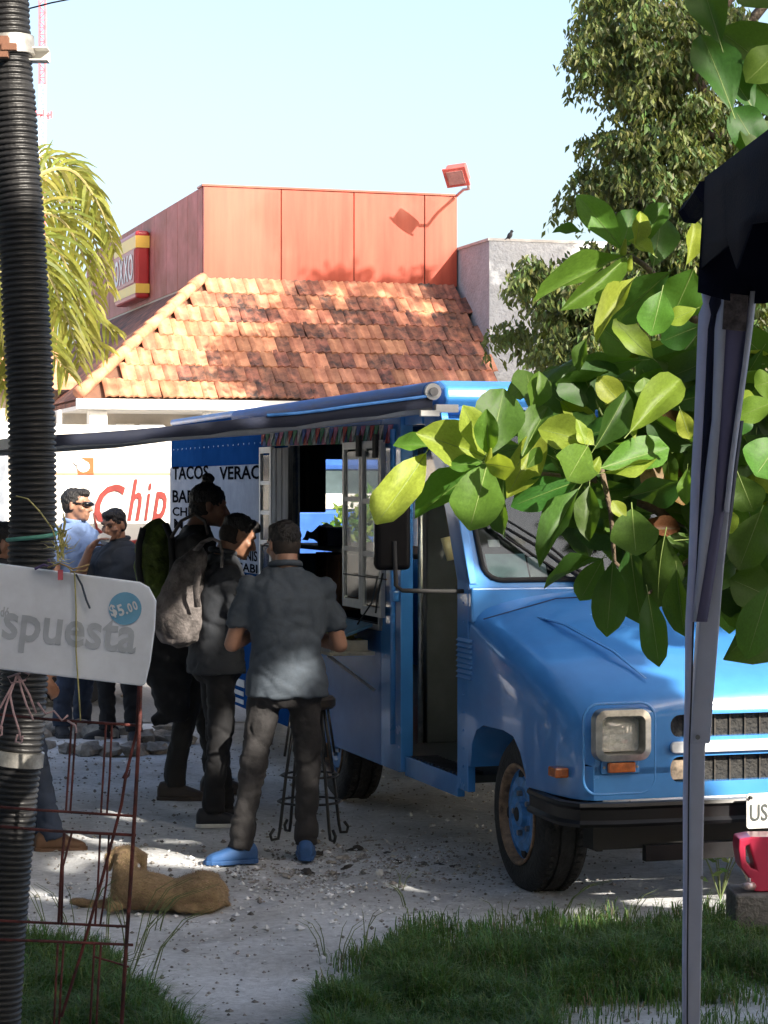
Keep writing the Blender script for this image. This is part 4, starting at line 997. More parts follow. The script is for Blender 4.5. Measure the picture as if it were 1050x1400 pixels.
    # trousers
    if pants:
        pm2 = MB(); pm2.loft([(P['hips']+Vector((0,0,.10*k)), .158*b_, .112*b_, hx, hy), (P['hips']+Vector((0,0,.02*k)), .178*b_, .128*b_, hx, hy), (P['hips']-Vector((0,0,.08*k)), .176*b_, .135*b_, hx, hy), (P['hips']-Vector((0,0,.14*k)), .12*b_, .10*b_, hx, hy)], 22)
        for s_ in 'lr':
            h_, kn, an = P[s_+'hip'], P[s_+'kn'], P[s_+'ank']
            pm2.cap(h_, kn, .094*b_, .070*b_); pm2.cap(kn, an+Vector((0,0,.05)), .069*b_, .058*b_)
            pm2.tube([an+(kn-an)*.3, an+(kn-an)*.12, an+Vector((0,0,-.02*k))+P[s_+'toe']*.012], [.060*b_,.066*b_,.062*b_], 14)
            pm2.ell(h_+Vector((0,-.05*k,.01))*1.0, (.085*b_,.08*b_,.09*b_))
        remesh(pm2, 'trousers', pants, .012, root, it=3, world=False, disp=.010, ds=3.2, dst=(1.2,1.2,1.6), ridge=.013)
    if shoe:
        for s_ in 'lr':
            an = P[s_+'ank']; tv = P[s_+'toe']; sd3 = Vector((tv.y,-tv.x,0)); sm = MB(); g0 = Vector((an.x,an.y,0))
            rings = []
            for t_, w_, h_ in ((-.085,.026,.035),(-.07,.036,.05),(-.02,.040,.052),(.05,.046,.043),(.11,.050,.032),(.155,.043,.024),(.18,.022,.016)):
                rings.append((g0+tv*t_*k+Vector((0,0,(.004+h_)*k)), w_*k, h_*k, sd3, Vector((0,0,1))))
            sm.loft(rings, 16); sm.cap(g0+Vector((0,0,.05*k)), g0+Vector((0,0,.10*k)), .042*k, .044*k)
            so_ = remesh(sm, 'shoe', shoe, .008, root, it=2, world=False)
            out = []
            for t_, w_ in ((-.092,.0),(-.085,.026),(-.06,.04),(0,.043),(.06,.050),(.11,.053),(.155,.046),(.18,.028),(.19,0)): out.append((t_, w_))
            pol = [g0+tv*t_*k+sd3*w_*k for t_, w_ in out]+[g0+tv*t_*k-sd3*w_*k for t_, w_ in out[1:-1][::-1]]
            MB().prism([p+Vector((0,0,.001)) for p in pol], (0,0,.022*k)).build('sole', sole or shoe, so_, bevel=.004)
    if hair:
        hr = MB()
        if hairf: hairf(hr, hv, HM, k)
        else:
            hr.ell(hv(0,-.030,.034), (.081*k,.098*k,.086*k), HM, 20); hr.ell(hv(0,.03,.088), (.058*k,.055*k,.035*k), HM, 16)
        h_o = remesh(hr, 'hair', M_hair, .007, root, it=1, world=False, disp=.007, ds=55)
        fd = MB(); fd.ell(hv(0,-.036,-.004), (.0765*k,.078*k,.078*k), HM, 20)
        remesh(fd, 'hair_sides', M_fade, .009, root, it=1, world=False)
    root['_k'] = k
    return root, P, hv, HM, k
M_grey1 = mat('polo_grey',(.052,.067,.086),.9,var=.12,vs=40,bump=.55,bs=9)
M_grey2 = mat('polo_dark',(.030,.034,.042),.9,var=.12,vs=40,bump=.55,bs=10)
M_jean = mat('jeans_charcoal',(.030,.028,.029),.9,var=.3,vs=7,bump=.7,bs=14)
M_blackp = mat('trousers_black',(.010,.010,.012),.9,var=.2)
M_shoeblue = mat('shoe_blue',(.03,.10,.27),.7,var=.2)
# 1: customer in the grey polo seen from behind
p1, P, hv, HM, k = person('man in grey polo and blue shoes eating with his back turned', W(392,0,11.25).x, 11.25, -8, 1.745,
   dict(lhip=(-.10,0,.90), rhip=(.09,0,.90), lkn=(-.165,.02,.50), rkn=(.115,.06,.49), lank=(-.235,-.03,.09), rank=(.105,.07,.09), ltoe=(-1,-.12), rtoe=(.1,1),
        lsh=(-.205,.0,1.415), rsh=(.205,.0,1.405), lel=(-.275,.02,1.10), rel=(.275,.04,1.09), lwr=(-.13,.24,1.15), rwr=(.12,.26,1.13), neck=(-.01,.03,1.46), head=(-.012,.065,1.60), waist=(0,0,1.08), lhand=(.5,.5,.6), rhand=(-.5,.5,.6)),
   0, M_grey1, M_jean, M_shoeblue, yaw=-20, pitch=14, hemz=.835, vox=.009, build_=1.03, loose=1.0)
MB().tube([hv(-.079,.0,.01), hv(-.078,.05,.018), hv(-.072,.095,.018)], .0035*k, 6).tube([hv(.079,.0,.01), hv(.078,.05,.018), hv(.072,.095,.018)], .0035*k, 6).tube([hv(-.072,.10,.018),hv(-.03,.112,.02),hv(.03,.112,.02),hv(.072,.10,.018)], .004*k, 6).box((-.001,-.001,-.001),(.001,.001,.001)).build('eyeglasses', mat('black_plastic',(.01,.01,.01),.3), p1, smooth=True)
# 2: customer with grey backpack, profile to the right
def hair2(hr, hv, HM, k):
    hr.ell(hv(0,-.022,.045), (.078*k,.095*k,.078*k), HM, 20); hr.ell(hv(0,.04,.085), (.055*k,.055*k,.035*k), HM, 16)
p2, P, hv, HM, k = person('man in dark grey polo with a worn grey backpack looking down', W(296,0,12.5).x, 12.5, 72, 1.79,
   dict(lhip=(-.09,0,.90), rhip=(.09,0,.90), lkn=(-.08,.03,.50), rkn=(.10,.0,.50), lank=(-.06,.05,.09), rank=(.10,-.05,.09), ltoe=(-.1,1), rtoe=(.15,1), lsh=(-.185,.02,1.40), rsh=(.185,.02,1.39),
        rel=(.215,.07,1.10), rwr=(.10,.29,1.14), lel=(-.21,.10,1.11), lwr=(-.06,.31,1.16), neck=(0,.05,1.46), head=(0,.125,1.575), chest=(0,.0,1.26), rhand=(-.3,1,.1), lhand=(.3,1,.1), rpalm=(-.3,0,1), lpalm=(.3,0,1)),
   1, M_grey2, M_blackp, mat('shoe_black',(.02,.022,.028),.7), sole=mat('sole_white',(.6,.6,.58),.7), yaw=0, pitch=28, hemz=.83, vox=.008, hairf=hair2, build_=1.03)
ph = thing('food_plate', 'dark paper plate held by the man with the grey backpack', 'plate', W(338,818,12.35))
MB().lathe([(0,0),(.07,0),(.10,.02),(.10,.026),(.065,.008),(0,.008)], Matrix.Identity(4), 20).build('plate', mat('plate_dark',(.03,.03,.03),.5), ph)
fm_ = MB(); fm_.ell((0,0,.02), (.05,.03,.02)); fm_.ell((.03,.02,.022), (.03,.02,.016)); fm_.build('taco', mat('tortilla',(.45,.33,.15),.8,var=.4,vs=30), ph, smooth=True)
M_bagg = mat('backpack_grey',(.17,.15,.145),.9,var=.45,vs=9,bump=.5,bs=60)
def bag(label, m, Y, rings, pocket, wdisp=.022):
    b = thing('backpack', label, 'backpack', W(rings[2][0], rings[2][1], Y)); mb = MB(); X1, Y1 = Vector((1,0,0)), Vector((0,1,0))
    mb.loft([(W(x_,y_,Y), hw/F*Y, dp_, X1, Y1) for x_, y_, hw, dp_ in rings], 24)
    remesh(mb, 'main_bag', m, .011, b, it=4, disp=wdisp, ds=10)
    pk = MB(); px_, py_, rx, rz = pocket; pk.ell(W(px_,py_,Y-.06), (rx,.10,rz), n=18); remesh(pk, 'front_pocket', m, .011, b, it=2, disp=.014, ds=14)
    return b
b2 = bag('worn grey cloth backpack on the man in dark grey polo', M_bagg, 12.42, [(270,744,6,.02),(267,757,15,.07),(256,785,25,.12),(246,825,34,.15),(244,858,33,.15),(247,876,26,.12),(250,884,10,.05)], (240,850,.10,.11))
Ystr = 12.19
def strapw(par, pts, r_, m): MB().tube(pts, r_, 8, flat=.4).build('strap', m, par, smooth=True, world=True)
strapw(b2, [W(268,752,12.30),W(278,741,12.24),W(290,736,12.22),W(300,741,12.2),W(304,756,Ystr),W(303,776,Ystr)], .022, M_bagg)
strapw(b2, [W(274,756,12.24),W(272,780,12.2),W(268,805,12.2),W(270,830,12.22)], .018, M_bagg)
# 3: taller man with a hair bun and green backpack
def hair3(hr, hv, HM, k):
    hr.ell(hv(0,-.022,.040), (.082*k,.102*k,.086*k), HM, 20); hr.ell(hv(0,-.055,-.02), (.07*k,.06*k,.07*k), HM, 16)
    hr.ell(hv(0,-.04,.145), (.034*k,.036*k,.032*k), HM, 14)
p3, P, hv, HM, k = person('tall man in dark shirt with a hair bun in profile', W(268,0,13.6).x, 13.6, 78, 1.94,
   dict(lhip=(-.09,0,.88), rhip=(.09,0,.88), lkn=(-.10,.06,.50), rkn=(.10,-.06,.50), lank=(-.09,.12,.09), rank=(.12,-.14,.09), ltoe=(0,1), rtoe=(.3,1), neck=(0,.02,1.45), head=(0,.075,1.60), rel=(.22,.02,1.12), rwr=(.14,.25,1.10), lel=(-.21,.04,1.13), lwr=(-.08,.27,1.1)),
   2, mat('tee_black',(.025,.023,.022),.9,var=.2), mat('trousers_dark',(.02,.019,.018),.9,var=.2), mat('shoe_brown',(.05,.04,.035),.7), yaw=0, pitch=12, hemz=.80, vox=.01, hairf=hair3, collar=False)
M_bgr = mat('backpack_green',(.11,.16,.025),.8,var=.4,vs=7,bump=.4,bs=50)
b3 = bag('olive green backpack with dark edges on the tall man', M_bgr, 13.62, [(214,710,7,.03),(213,719,17,.09),(210,742,23,.13),(209,775,24,.14),(213,800,22,.13),(217,816,15,.09),(219,824,6,.04)], (207,785,.07,.10))
MB().tube([W(196,722,13.50),W(190,745,13.48),(W(189,775,13.48)),W(194,803,13.48),W(204,820,13.5)], .020, 8, flat=.6).build('edge_piping', mat('bag_dark',(.03,.03,.03),.8), b3, smooth=True, world=True)
MB().tube([W(226,716,13.48),W(234,735,13.46),W(236,770,13.46),W(234,805,13.46)], .028, 8, flat=.6).build('side_panel', mat('bag_dark',(.03,.03,.03),.8), b3, smooth=True, world=True)
strapw(b3, [W(234,735,13.42),W(248,712,13.40),W(266,703,13.40),W(280,712,13.40),W(284,730,13.38)], .022, mat('bag_strap',(.07,.06,.055),.8))
jk = thing('black_jacket', 'black jacket hanging under the backpacks behind the men', 'jacket', W(222,940,13.3))
jm = MB(); jm.loft([(W(222,858,13.4), .13,.09,Vector((1,0,0)),Vector((0,1,0))),(W(226,900,13.35),.17,.10,Vector((1,0,0)),Vector((0,1,0))),(W(232,940,13.3),.13,.09,Vector((1,0,0)),Vector((0,1,0))),(W(242,985,13.3),.07,.06,Vector((1,0,0)),Vector((0,1,0)))], 20)
jm.cap(W(236,975,13.3), W(213,985,13.3), .06, .04)
jm.cap(W(222,858,13.4), W(238,830,13.5), .09, .07)
remesh(jm, 'cloth', M_blackp, .014, jk, it=2, disp=.03, ds=8)
# 4: man in light blue shirt and sunglasses
p4, P, hv, HM, k = person('heavy man in light blue shirt wearing wraparound sunglasses', W(101,0,17.0).x, 17.0, 118, 1.90,
   dict(lel=(-.24,.0,1.12), lwr=(-.16,.2,.98), rel=(.25,.0,1.12), rwr=(.16,.2,.98), lsh=(-.195,0,1.42), rsh=(.195,0,1.42), neck=(0,.0,1.46)), 0, mat('shirt_lightblue',(.22,.33,.58),.85,var=.1,vs=20), mat('jeans_blue',(.03,.045,.08),.9,var=.3), mat('shoe_black',(.02,.022,.028),.7),
   yaw=-12, pitch=6, hemz=.86, vox=.009, build_=1.13)
MB().tube([hv(-.062,.078,.020), hv(-.03,.096,.016), hv(0,.100,.020), hv(.03,.096,.016), hv(.062,.078,.020)], .019*k, 8, flat=.9).tube([hv(.062,.078,.022),hv(.08,.0,.018)], .005*k, 6).tube([hv(-.062,.078,.022),hv(-.08,.0,.018)], .005*k, 6).build('sunglasses', mat('sunglass_black',(.008,.008,.008),.12,coat=.6), p4, smooth=True)
# 5: man in dark polo eating
def hair5(hr, hv, HM, k):
    hr.ell(hv(0,-.020,.046), (.080*k,.096*k,.078*k), HM, 20); hr.ell(hv(0,.04,.090), (.055*k,.05*k,.03*k), HM, 16)
p5, P, hv, HM, k = person('man in dark polo shirt lifting a white cup to his mouth', W(163,0,16.6).x, 16.6, 212, 1.76,
   dict(rsh=(.19,0,1.40), lsh=(-.19,.0,1.41), rel=(.27,.16,1.16), rwr=(.085,.235,1.43), rhand=(-.55,-.12,.55), rpalm=(-.6,-.2,-.5), rcurl=.7, lel=(-.24,.0,1.12), lwr=(-.16,.2,.98), neck=(0,.0,1.455), head=(0,.065,1.60)), 1, mat('polo_navy',(.028,.034,.045),.9,var=.1,vs=30), M_blackp, mat('shoe_black',(.02,.022,.028),.7),
   yaw=0, pitch=14, hemz=.86, vox=.007, hairf=hair5, build_=1.08)
def eyes(root, hv, HM, k):
    for q in (-1,1):
        e = MB(); e.ell(hv(q*.031,.076,.008), (.013*k,.008*k,.0055*k), HM); e.build('eye', mat('eye_dark',(.03,.02,.02),.3), root, smooth=True)
        MB().tube([hv(q*.012,.088,.030), hv(q*.030,.090,.035), hv(q*.050,.078,.030)], .0042*k, 6).build('eyebrow', M_hair, root, smooth=True)
eyes(p5, hv, HM, k)
MB().cap(hv(-.02,.094,-.063), hv(.02,.094,-.063), .005*k, .005*k).build('mouth', mat('lip',(.22,.09,.07),.5), p5, smooth=True)
cup = thing('paper_cup', 'white paper cup raised to the eating man', 'cup', FR[p5.name] @ (hv(.005,.135,-.075)))
MB().lathe([(0,-.03),(.024,-.03),(.034,.035),(.031,.035),(.022,-.024),(0,-.024)], Matrix.Rotation(rad(40),4,'X') @ Matrix.Rotation(rad(-15),4,'Y'), 18).build('cup', M_white, cup, smooth=True)
MB().box((-.02,-.055,-.0),(.05,-.045,.05),0,Matrix.Rotation(.4,4,'Y')).build('napkin', M_white, cup)
# badge on the dark polo

# 6: man at the left edge, mostly behind the pipe
p6, P, hv, HM, k = person('dark haired man at the left edge partly hidden by the black pipe', W(12,0,11.6).x, 11.6, 70, 1.74,
   dict(lhip=(-.09,.02,.90), rhip=(.09,.02,.90), lkn=(-.10,.10,.50), rkn=(.10,.12,.50), lank=(-.11,.17,.09), rank=(.12,.20,.09), ltoe=(-.1,1), rtoe=(.1,1), head=(0,-.03,1.60), neck=(0,-.04,1.46)), 2,
   mat('tee_navy',(.02,.022,.03),.9), mat('jeans_blue',(.03,.045,.08),.9,var=.3), mat('shoe_tan',(.14,.075,.04),.7,var=.2), yaw=0, pitch=5, vox=.01)
eyes(p6, hv, HM, k)

# ================================================================== dog lying on the ground
dog = thing('dog', 'tan dog lying on the dusty ground with its head raised', 'dog', W(235,1246,9.9).xy.to_3d())
d = MB(); Yd = 9.95
def dp(px, py, dy=0): return W(px, py, Yd+dy)
d.loft([(dp(306,1226), .03,.04,Vector((0,1,0)),Vector((0,0,1))),(dp(298,1219), .085,.078,Vector((0,1,0)),Vector((0,0,1))),(dp(275,1217), .105,.090,Vector((0,1,0)),Vector((0,0,1))),(dp(240,1223), .10,.070,Vector((0,1,0)),Vector((0,0,1))),(dp(205,1218),.10,.085,Vector((0,1,0)),Vector((0,0,1))),(dp(180,1214),.09,.095,Vector((0,1,0)),Vector((0,0,1))),(dp(163,1216),.06,.085,Vector((0,1,0)),Vector((0,0,1))),(dp(152,1224),.03,.04,Vector((0,1,0)),Vector((0,0,1)))], 20, 1.0)
d.ell(dp(290,1222,.04), (.075,.085,.078)); 
d.cap(dp(172,1208), dp(171,1182,.02), .070, .052); d.cap(dp(171,1190,.02), dp(172,1170,.05), .052, .044)
d.ell(dp(172,1169,.05), (.050,.062,.044)); d.cap(dp(172,1170,.08), dp(168,1176,.20), .036, .024)
for sx, ex_ in ((-1,150),(1,195)):
    d.cap(dp(172+sx*11,1162,.05), dp(ex_,1172,.06), .018, .026); d.cap(dp(ex_,1172,.06), dp(ex_+sx*2,1188,.05), .026, .013)
d.cap(dp(160,1232,.05), dp(135,1238,.06), .030, .022); d.cap(dp(135,1238,.06), dp(106,1233,.05), .022, .018); d.ell(dp(103,1232,.05), (.028,.024,.016))
d.cap(dp(165,1236,-.04), dp(150,1242,-.06), .026, .02)
d.cap(dp(285,1234,-.04), dp(245,1240,-.07), .05, .026); d.cap(dp(245,1240,-.07), dp(262,1243,-.09), .024, .016)
d.cap(dp(305,1232,.05), dp(312,1238,.16), .02, .012)
dbody = remesh(d, 'body', mat('dog_fur',(.36,.25,.13),.9,var=.22,vs=8,bump=.7,bs=220,stretch=(1,3,3)), .007, dog, it=3, disp=.004, ds=30)
MB().ell(dp(101,1232,.045), (.022,.02,.014)).build('paw', mat('dog_cream',(.5,.42,.32),.9), dog, smooth=True)
MB().ell(dp(167.5,1176.5,.222), (.013,.01,.01)).build('nose', M_hair, dog, smooth=True)

fm = dbody.data; rr = random.Random(41); fb = MB()
cand = [p for p in fm.polygons]
for i in range(15000):
    p = cand[rr.randrange(len(cand))]; c = p.center+Vector((rr.uniform(-.004,.004),rr.uniform(-.004,.004),rr.uniform(-.004,.004))); n_ = p.normal
    fl_ = Vector((1,0,-.35)) if c.z < .16 else Vector((.2,.1,-1)); fl_ = (fl_-n_*fl_.dot(n_)+Vector((rr.gauss(0,.35),rr.gauss(0,.35),rr.gauss(0,.35)))*.8).normalized()
    L_ = rr.uniform(.008,.017); s_ = fl_.cross(n_).normalized()*.0011; e = c+fl_*L_+n_*L_*.28
    fb.add([c-s_,c+s_,e], [(0,1,2)])
tag(fb.build('fur', mat('dog_fur_tips',(.42,.30,.17),.9,var=.3,vs=12,island=.45), dog), kind='stuff')
# ================================================================== rocks of the kerb and rubble by the truck
M_rock = mat('limestone',(.36,.33,.29),.95,var=.35,vs=9,bump=.8,bs=35)
M_rockd = mat('asphalt_lump',(.06,.055,.05),.95,var=.4,vs=12,bump=.9,bs=50)
ks = [(75,1000,26),(104,1003,30),(137,1006,34),(170,1000,26),(196,1010,28),(222,1008,22),(60,1018,18),(92,1024,20),(120,1026,24),(152,1027,22),(186,1026,26),(214,1024,18),(250,1012,22),(232,995,18),(40,1004,24)]
desc = ['flat pale','broad pale','long pale','rounded grey','chipped grey','small flat','small rounded','low cracked','low pale','wedge shaped','broad low','small grey','outer grey','small rear','left end']
for i, (x, y, wd) in enumerate(ks):
    Y = CH*F/(y+4-HZ); rr_ = wd/F*Y*.95
    rock('rock', W(x, y, Y)*1, rr_, M_rock, '%s limestone kerb rock %s' % (desc[i], ('below the white sign' if x < 130 else 'near the dark backpack' if x < 200 else 'by the standing men') if i != 14 else 'beside the black pipe'), 'limestone rocks edging the road', flat=.5)
rb_ = [(437,1166,16),(452,1178,14),(470,1172,18),(488,1160,20),(500,1174,12),(518,1193,14),(530,1168,18),(548,1160,12),(560,1176,16),(478,1186,20),(455,1192,12),(505,1150,12),(420,1190,14),(540,1186,9),(392,1196,12),(575,1165,10),(462,1155,10),(432,1150,12)]
for i, (x, y, wd) in enumerate(rb_):
    Y = CH*F/(y-HZ); o = rock('rubble_stone', W(x,y,Y)+Vector((0,0,-.005)), wd/F*Y*.60, M_rock if i % 3 else MT['asphalt_lump'], 'broken grey crust lump on the dust between the blue shoes and front wheel', 'rubble lumps by the truck', flat=.42)
for x, y, wd, l_ in ((612,1188,34,'dark asphalt lump on the ground left of the front wheel'),(545,1180,18,'small black asphalt lump in the rubble')):
    Y = CH*F/(y-HZ); rock('asphalt_lump', W(x,y,Y), wd/F*Y*.55, M_rockd, l_, None, flat=.35)
Y = CH*F/(1197-HZ); rock('white_stone', W(518,1194,Y), .028, M_white, 'small bright white stone in front of the rubble', None, flat=.8)
pb = MB(); rr = random.Random(8)
def ico(mb, c, r_):
    v = [c+Vector(q)*r_*rr.uniform(.6,1.2) for q in ((1,0,0),(-1,0,0),(0,1,0),(0,-1,0),(0,0,.7),(0,0,-.5))]
    mb.add(v, [(0,2,4),(2,1,4),(1,3,4),(3,0,4),(2,0,5),(1,2,5),(3,1,5),(0,3,5)])
for i in range(5200):
    y = rr.uniform(7.6, 16.5); x = rr.uniform(-.19*y, .12*y)
    if rr.random() < .35: x = rr.gauss(-.1,.45); y = rr.gauss(11.1,.35)
    ico(pb, Vector((x, y, .028*noise.noise(Vector((x*1.1,y*1.1,0)))+.002)), rr.uniform(.003,.011) if rr.random() < .93 else rr.uniform(.01,.02))
tag(pb.build('gravel', mat('gravel_grey',(.33,.31,.28),.95,var=.4,vs=3,island=.6)), kind='stuff')

pc = MB(); rr = random.Random(9)
for i in range(2600):
    y = rr.uniform(7.6, 15.5); x = rr.uniform(-.19*y, .10*y)
    if rr.random() < .45: x = rr.gauss(-.15,.55); y = rr.gauss(10.6,.6)
    if noise.noise(Vector((x*1.5,y*1.5,6))) < -.1: continue
    ico(pc, Vector((x, y, .028*noise.noise(Vector((x*1.1,y*1.1,0)))+.002)), rr.uniform(.004,.010) if rr.random() < .9 else rr.uniform(.01,.024))
tag(pc.build('chalk_chips', mat('chalk',(.70,.71,.73),.95,var=.2,vs=3,island=.3)), kind='stuff')
# ================================================================== grass
def grass(name, n, region, hmin, hmax, seed, m, fall=True):
    rr = random.Random(seed); mb = MB(); k = 0
    while k < n:
        px = rr.uniform(region[0], region[2]); py = rr.uniform(region[1], region[3]); Y = CH*F/(py-HZ)
        p = W(px, py, Y); p.z = 0
        e = region[4](px, py, p)
        if rr.random() > e: continue
        k += 1; h = rr.uniform(hmin, hmax)*(.45+.55*e)*(.7+.6*abs(noise.noise(Vector((p.x*4,p.y*4,2)))+.3))
        a = rr.uniform(0, 6.28); dx, dy = math.cos(a), math.sin(a); ln = h*rr.uniform(.2,.9); w_ = rr.uniform(.0014,.0034)
        sx, sy = -dy*w_, dx*w_
        pts = [(0,0,1),(.3,.45,.9),(.65,.82,.65),(1,.95+rr.uniform(-.25,.05),.05)]
        b = len(mb.v)
        for t_, z_, ws in pts: mb.v += [Vector((p.x+dx*ln*t_*t_+sx*ws, p.y+dy*ln*t_*t_+sy*ws, h*z_)), Vector((p.x+dx*ln*t_*t_-sx*ws, p.y+dy*ln*t_*t_-sy*ws, h*z_))]
        for q in range(3): mb.f.append((b+2*q,b+2*q+1,b+2*q+3,b+2*q+2)); mb.m.append(0)
    return tag(mb.build(name, m), kind='stuff')
M_gr = leafmat('grass_blade', (.085,.175,.045), (.15,.28,.05), .3, .7)
def e1(px, py, p):
    edge = 1275+ (0 if px > 560 else (560-px)*.55) - max(0,px-560)*.03 + 20*noise.noise(Vector((px*.02,py*.02,0)))
    t_ = (py-edge+25)/85; t_ = max(0, min(1, t_))**1.3; 
    if px > 760 and py > 1350: t_ *= max(.04, 1-(py-1350)/30)
    hole = noise.noise(Vector((px*.012, py*.03, 5))); return t_*(.55+.9*max(-.55,hole))
def e2(px, py, p):
    edge = 1300+max(0,px-140)*1.1+18*noise.noise(Vector((px*.03,0,1)))
    return max(0, min(1, (py-edge)/40))
grass('grass', 46000, (430,1240,1080,1480,e1), .08, .20, 4, M_gr)
grass('dry_grass', 7000, (430,1240,1080,1480,e1), .05, .14, 14, mat('dry_blade',(.28,.25,.13),.8,var=.3,island=.4))
grass('grass', 22000, (-30,1270,260,1500,e2), .10, .22, 5, M_gr)
gb2 = MB(); rr = random.Random(12)
for px, py, h, lean in ((190,1300,.30,.14),(182,1330,.34,.24),(170,1310,.26,-.04),(98,1300,.28,-.08),(120,1290,.26,.10),(64,1310,.3,-.1),(215,1270,.16,.09),(205,1350,.3,.2),(150,1300,.25,.02),(860,1270,.16,.05),(690,1275,.15,-.03),(548,1215,.09,.02),(550,1240,.1,-.03),(465,1330,.2,.05),(770,1250,.15,.12),(440,1310,.15,-.06),(930,1310,.12,.05),(500,1290,.14,.03),(20,1390,.3,-.1),(45,1400,.28,-.2),(110,1400,.25,.2)):
    for q in range(3):
        Y = CH*F/(py-HZ)+rr.uniform(-.05,.05); p = W(px+rr.uniform(-6,6), py, Y); p.z = 0; l2 = lean+rr.uniform(-.05,.05)
        gb2.tube([p, p+Vector((l2*.25,0,h*.5)), p+Vector((l2*.7,0,h*.85)), p+Vector((l2*1.3,0,h))], [.0022,.002,.0015,.0006], 4)
tag(gb2.build('tall_grass', mat('grass_stalk',(.13,.17,.06),.7,var=.3)), kind='stuff')
# weed near the block
wd_ = thing('weed', 'small green weed growing in front of the truck bumper', 'plant', W(985,1205,10.2).xy.to_3d())
wm = MB(); rr = random.Random(3)
for i in range(26):
    a = rr.uniform(0,6.28); r_ = rr.uniform(.04,.16); h = rr.uniform(.10,.34); p = Vector((r_*math.cos(a)-.0, r_*math.sin(a)*.5, h))
    d_ = Vector((rr.uniform(-1,1),rr.uniform(-.6,.6),rr.uniform(-.2,.4))).normalized(); s_ = d_.cross(Vector((0,1,.3))).normalized()
    wm.add([p,p+d_*.03+s_*.012,p+d_*.07,p+d_*.03-s_*.012], [(0,1,2,3)]); 
wm.build('foliage', M_gr, wd_); sm_ = MB()
for i in range(7):
    a = i*.9; sm_.tube([(0,0,0),(.05*math.cos(a),.03*math.sin(a),.14),(.12*math.cos(a),.05*math.sin(a),.28)], [.004,.003,.002], 5)
sm_.build('stem', MT['grass_stalk'], wd_)
# concrete block and red jug
Yb = CH*F/(1284-HZ)
blk = thing('concrete_block', 'grey concrete block under the pinkish red jug', 'block', W(1055,0,Yb).xy.to_3d())
x0 = W(1005,0,Yb).x-blk.location.x
MB().box((x0,0,0),(.32,.26,.185)).build('block', mat('concrete',(.20,.19,.18),.95,var=.3,bump=.6,bs=50), blk, bevel=.012)
jug = thing('water_jug', 'pinkish red plastic jug with a spout on the concrete block', 'jug', (blk.location.x,Yb,.185))
Mj = mat('jug_red',(.62,.035,.09),.35,coat=.3,var=.1)
jx = W(1016,0,Yb).x-blk.location.x; zt = W(0,1148,Yb).z-.185; zc = W(0,1170,Yb).z-.185
def hx_(px, py): q = W(px,py,Yb); return Vector((q.x-blk.location.x, .05, q.z-.185))
jb = MB(); jb.prism([hx_(1028,1206),hx_(1016,1190),hx_(1012,1165),hx_(1013,1150),hx_(1030,1147),hx_(1100,1146),hx_(1120,1160),hx_(1120,1222),hx_(1034,1222)], (0,.16,0))
jme = jb.mesh('jug'); hole = MB().prism([hx_(1022,1160),hx_(1027,1158),hx_(1037,1192),hx_(1030,1190),hx_(1023,1180)], (0,.3,0)); 
hole.v = [v+Vector((0,-.1,0)) for v in hole.v]; hme = hole.mesh('h')
for c in (jme, hme):
    b_ = bmesh.new(); b_.from_mesh(c); bmesh.ops.recalc_face_normals(b_, faces=b_.faces); b_.to_mesh(c); b_.free()
jme = boolean(jme, [hme]); jme.materials.clear(); jme.materials.append(Mj); link('jug_body', jme, jug, .014, 3)
MB().tube([hx_(1034,1215)+Vector((0,.02,0)),hx_(1024,1213)+Vector((0,-.02,0)),hx_(1018,1213)+Vector((0,-.03,0))], [.02,.018,.012], 10).tube([hx_(1026,1213)+Vector((0,-.02,.0)),hx_(1026,1202)+Vector((0,-.02,0))], .007, 6).build('spout', mat('spout_clear',(.6,.45,.45),.2,trans=.3), jug, smooth=True)

# ================================================================== black corrugated pipe round the pole, clamps and bracket
Yp = 6.05
cen = [(5,-60),(9,0),(14,100),(20,200),(28,300),(34,400),(40,500),(44,600),(45,700),(42,800),(35,900),(28,1000),(18,1100),(9,1200),(1,1300),(-4,1400),(-8,1700)]
def cpx(y):
    for (x0,y0),(x1,y1) in zip(cen[:-1],cen[1:]):
        if y0 <= y <= y1:
            t_ = (y-y0)/(y1-y0); t_ = t_*t_*(3-2*t_)*.35+t_*.65; return x0+(x1-x0)*t_
pole = thing('corrugated_pipe', 'black corrugated pipe sleeve on a leaning pole at the left', 'pipe', (W(40,0,Yp).x,Yp,0))
pp = MB(); y = -60.; pts = []; rs = []; pitch = 8.0; sub = 6; i = 0
while y < 1580:
    ph_ = (i % sub)/sub; rr_ = .0595+.0058*(1 if ph_ in (0.,1/6,2/6,3/6) else 0)-.0012*(1 if ph_ in (0.,3/6) else 0)
    ww = 1.0-.06*(1 if y < 120 else 0)
    pts.append(W(cpx(y), y, Yp)); rs.append(rr_*ww*(1+.012*noise.noise(Vector((y*.05,0,0))))); y += pitch/sub; i += 1
pp.tube(pts, rs, 28); pp.build('pipe', mat('pipe_black',(.026,.025,.025),.45,col2=(.010,.010,.011),vs=9,bump=.2), pole, world=True, sharp=50)
for y_, hh in ((64,26),(1036,20)):
    c0 = W(cpx(y_-hh/2), y_-hh/2, Yp); c1 = W(cpx(y_+hh/2), y_+hh/2, Yp)
    MB().tube([c0,c0*.98+c1*.02,c0*.02+c1*.98,c1], [.064,.070,.070,.064], 28).build('clamp_band', mat('galvanised',(.50,.48,.44),.4,metal=.6,var=.3,vs=25), pole, world=True, sharp=40)
q = W(6,65,Yp-.08)
MB().box(q+Vector((-.012,-.02,-.028)), q+Vector((.012,.01,.028))).box(q+Vector((-.004,-.024,-.01)), q+Vector((.035,-.005,.008))).build('clamp_screw', mat('rusty_bolt',(.22,.10,.06),.8), pole, world=True)
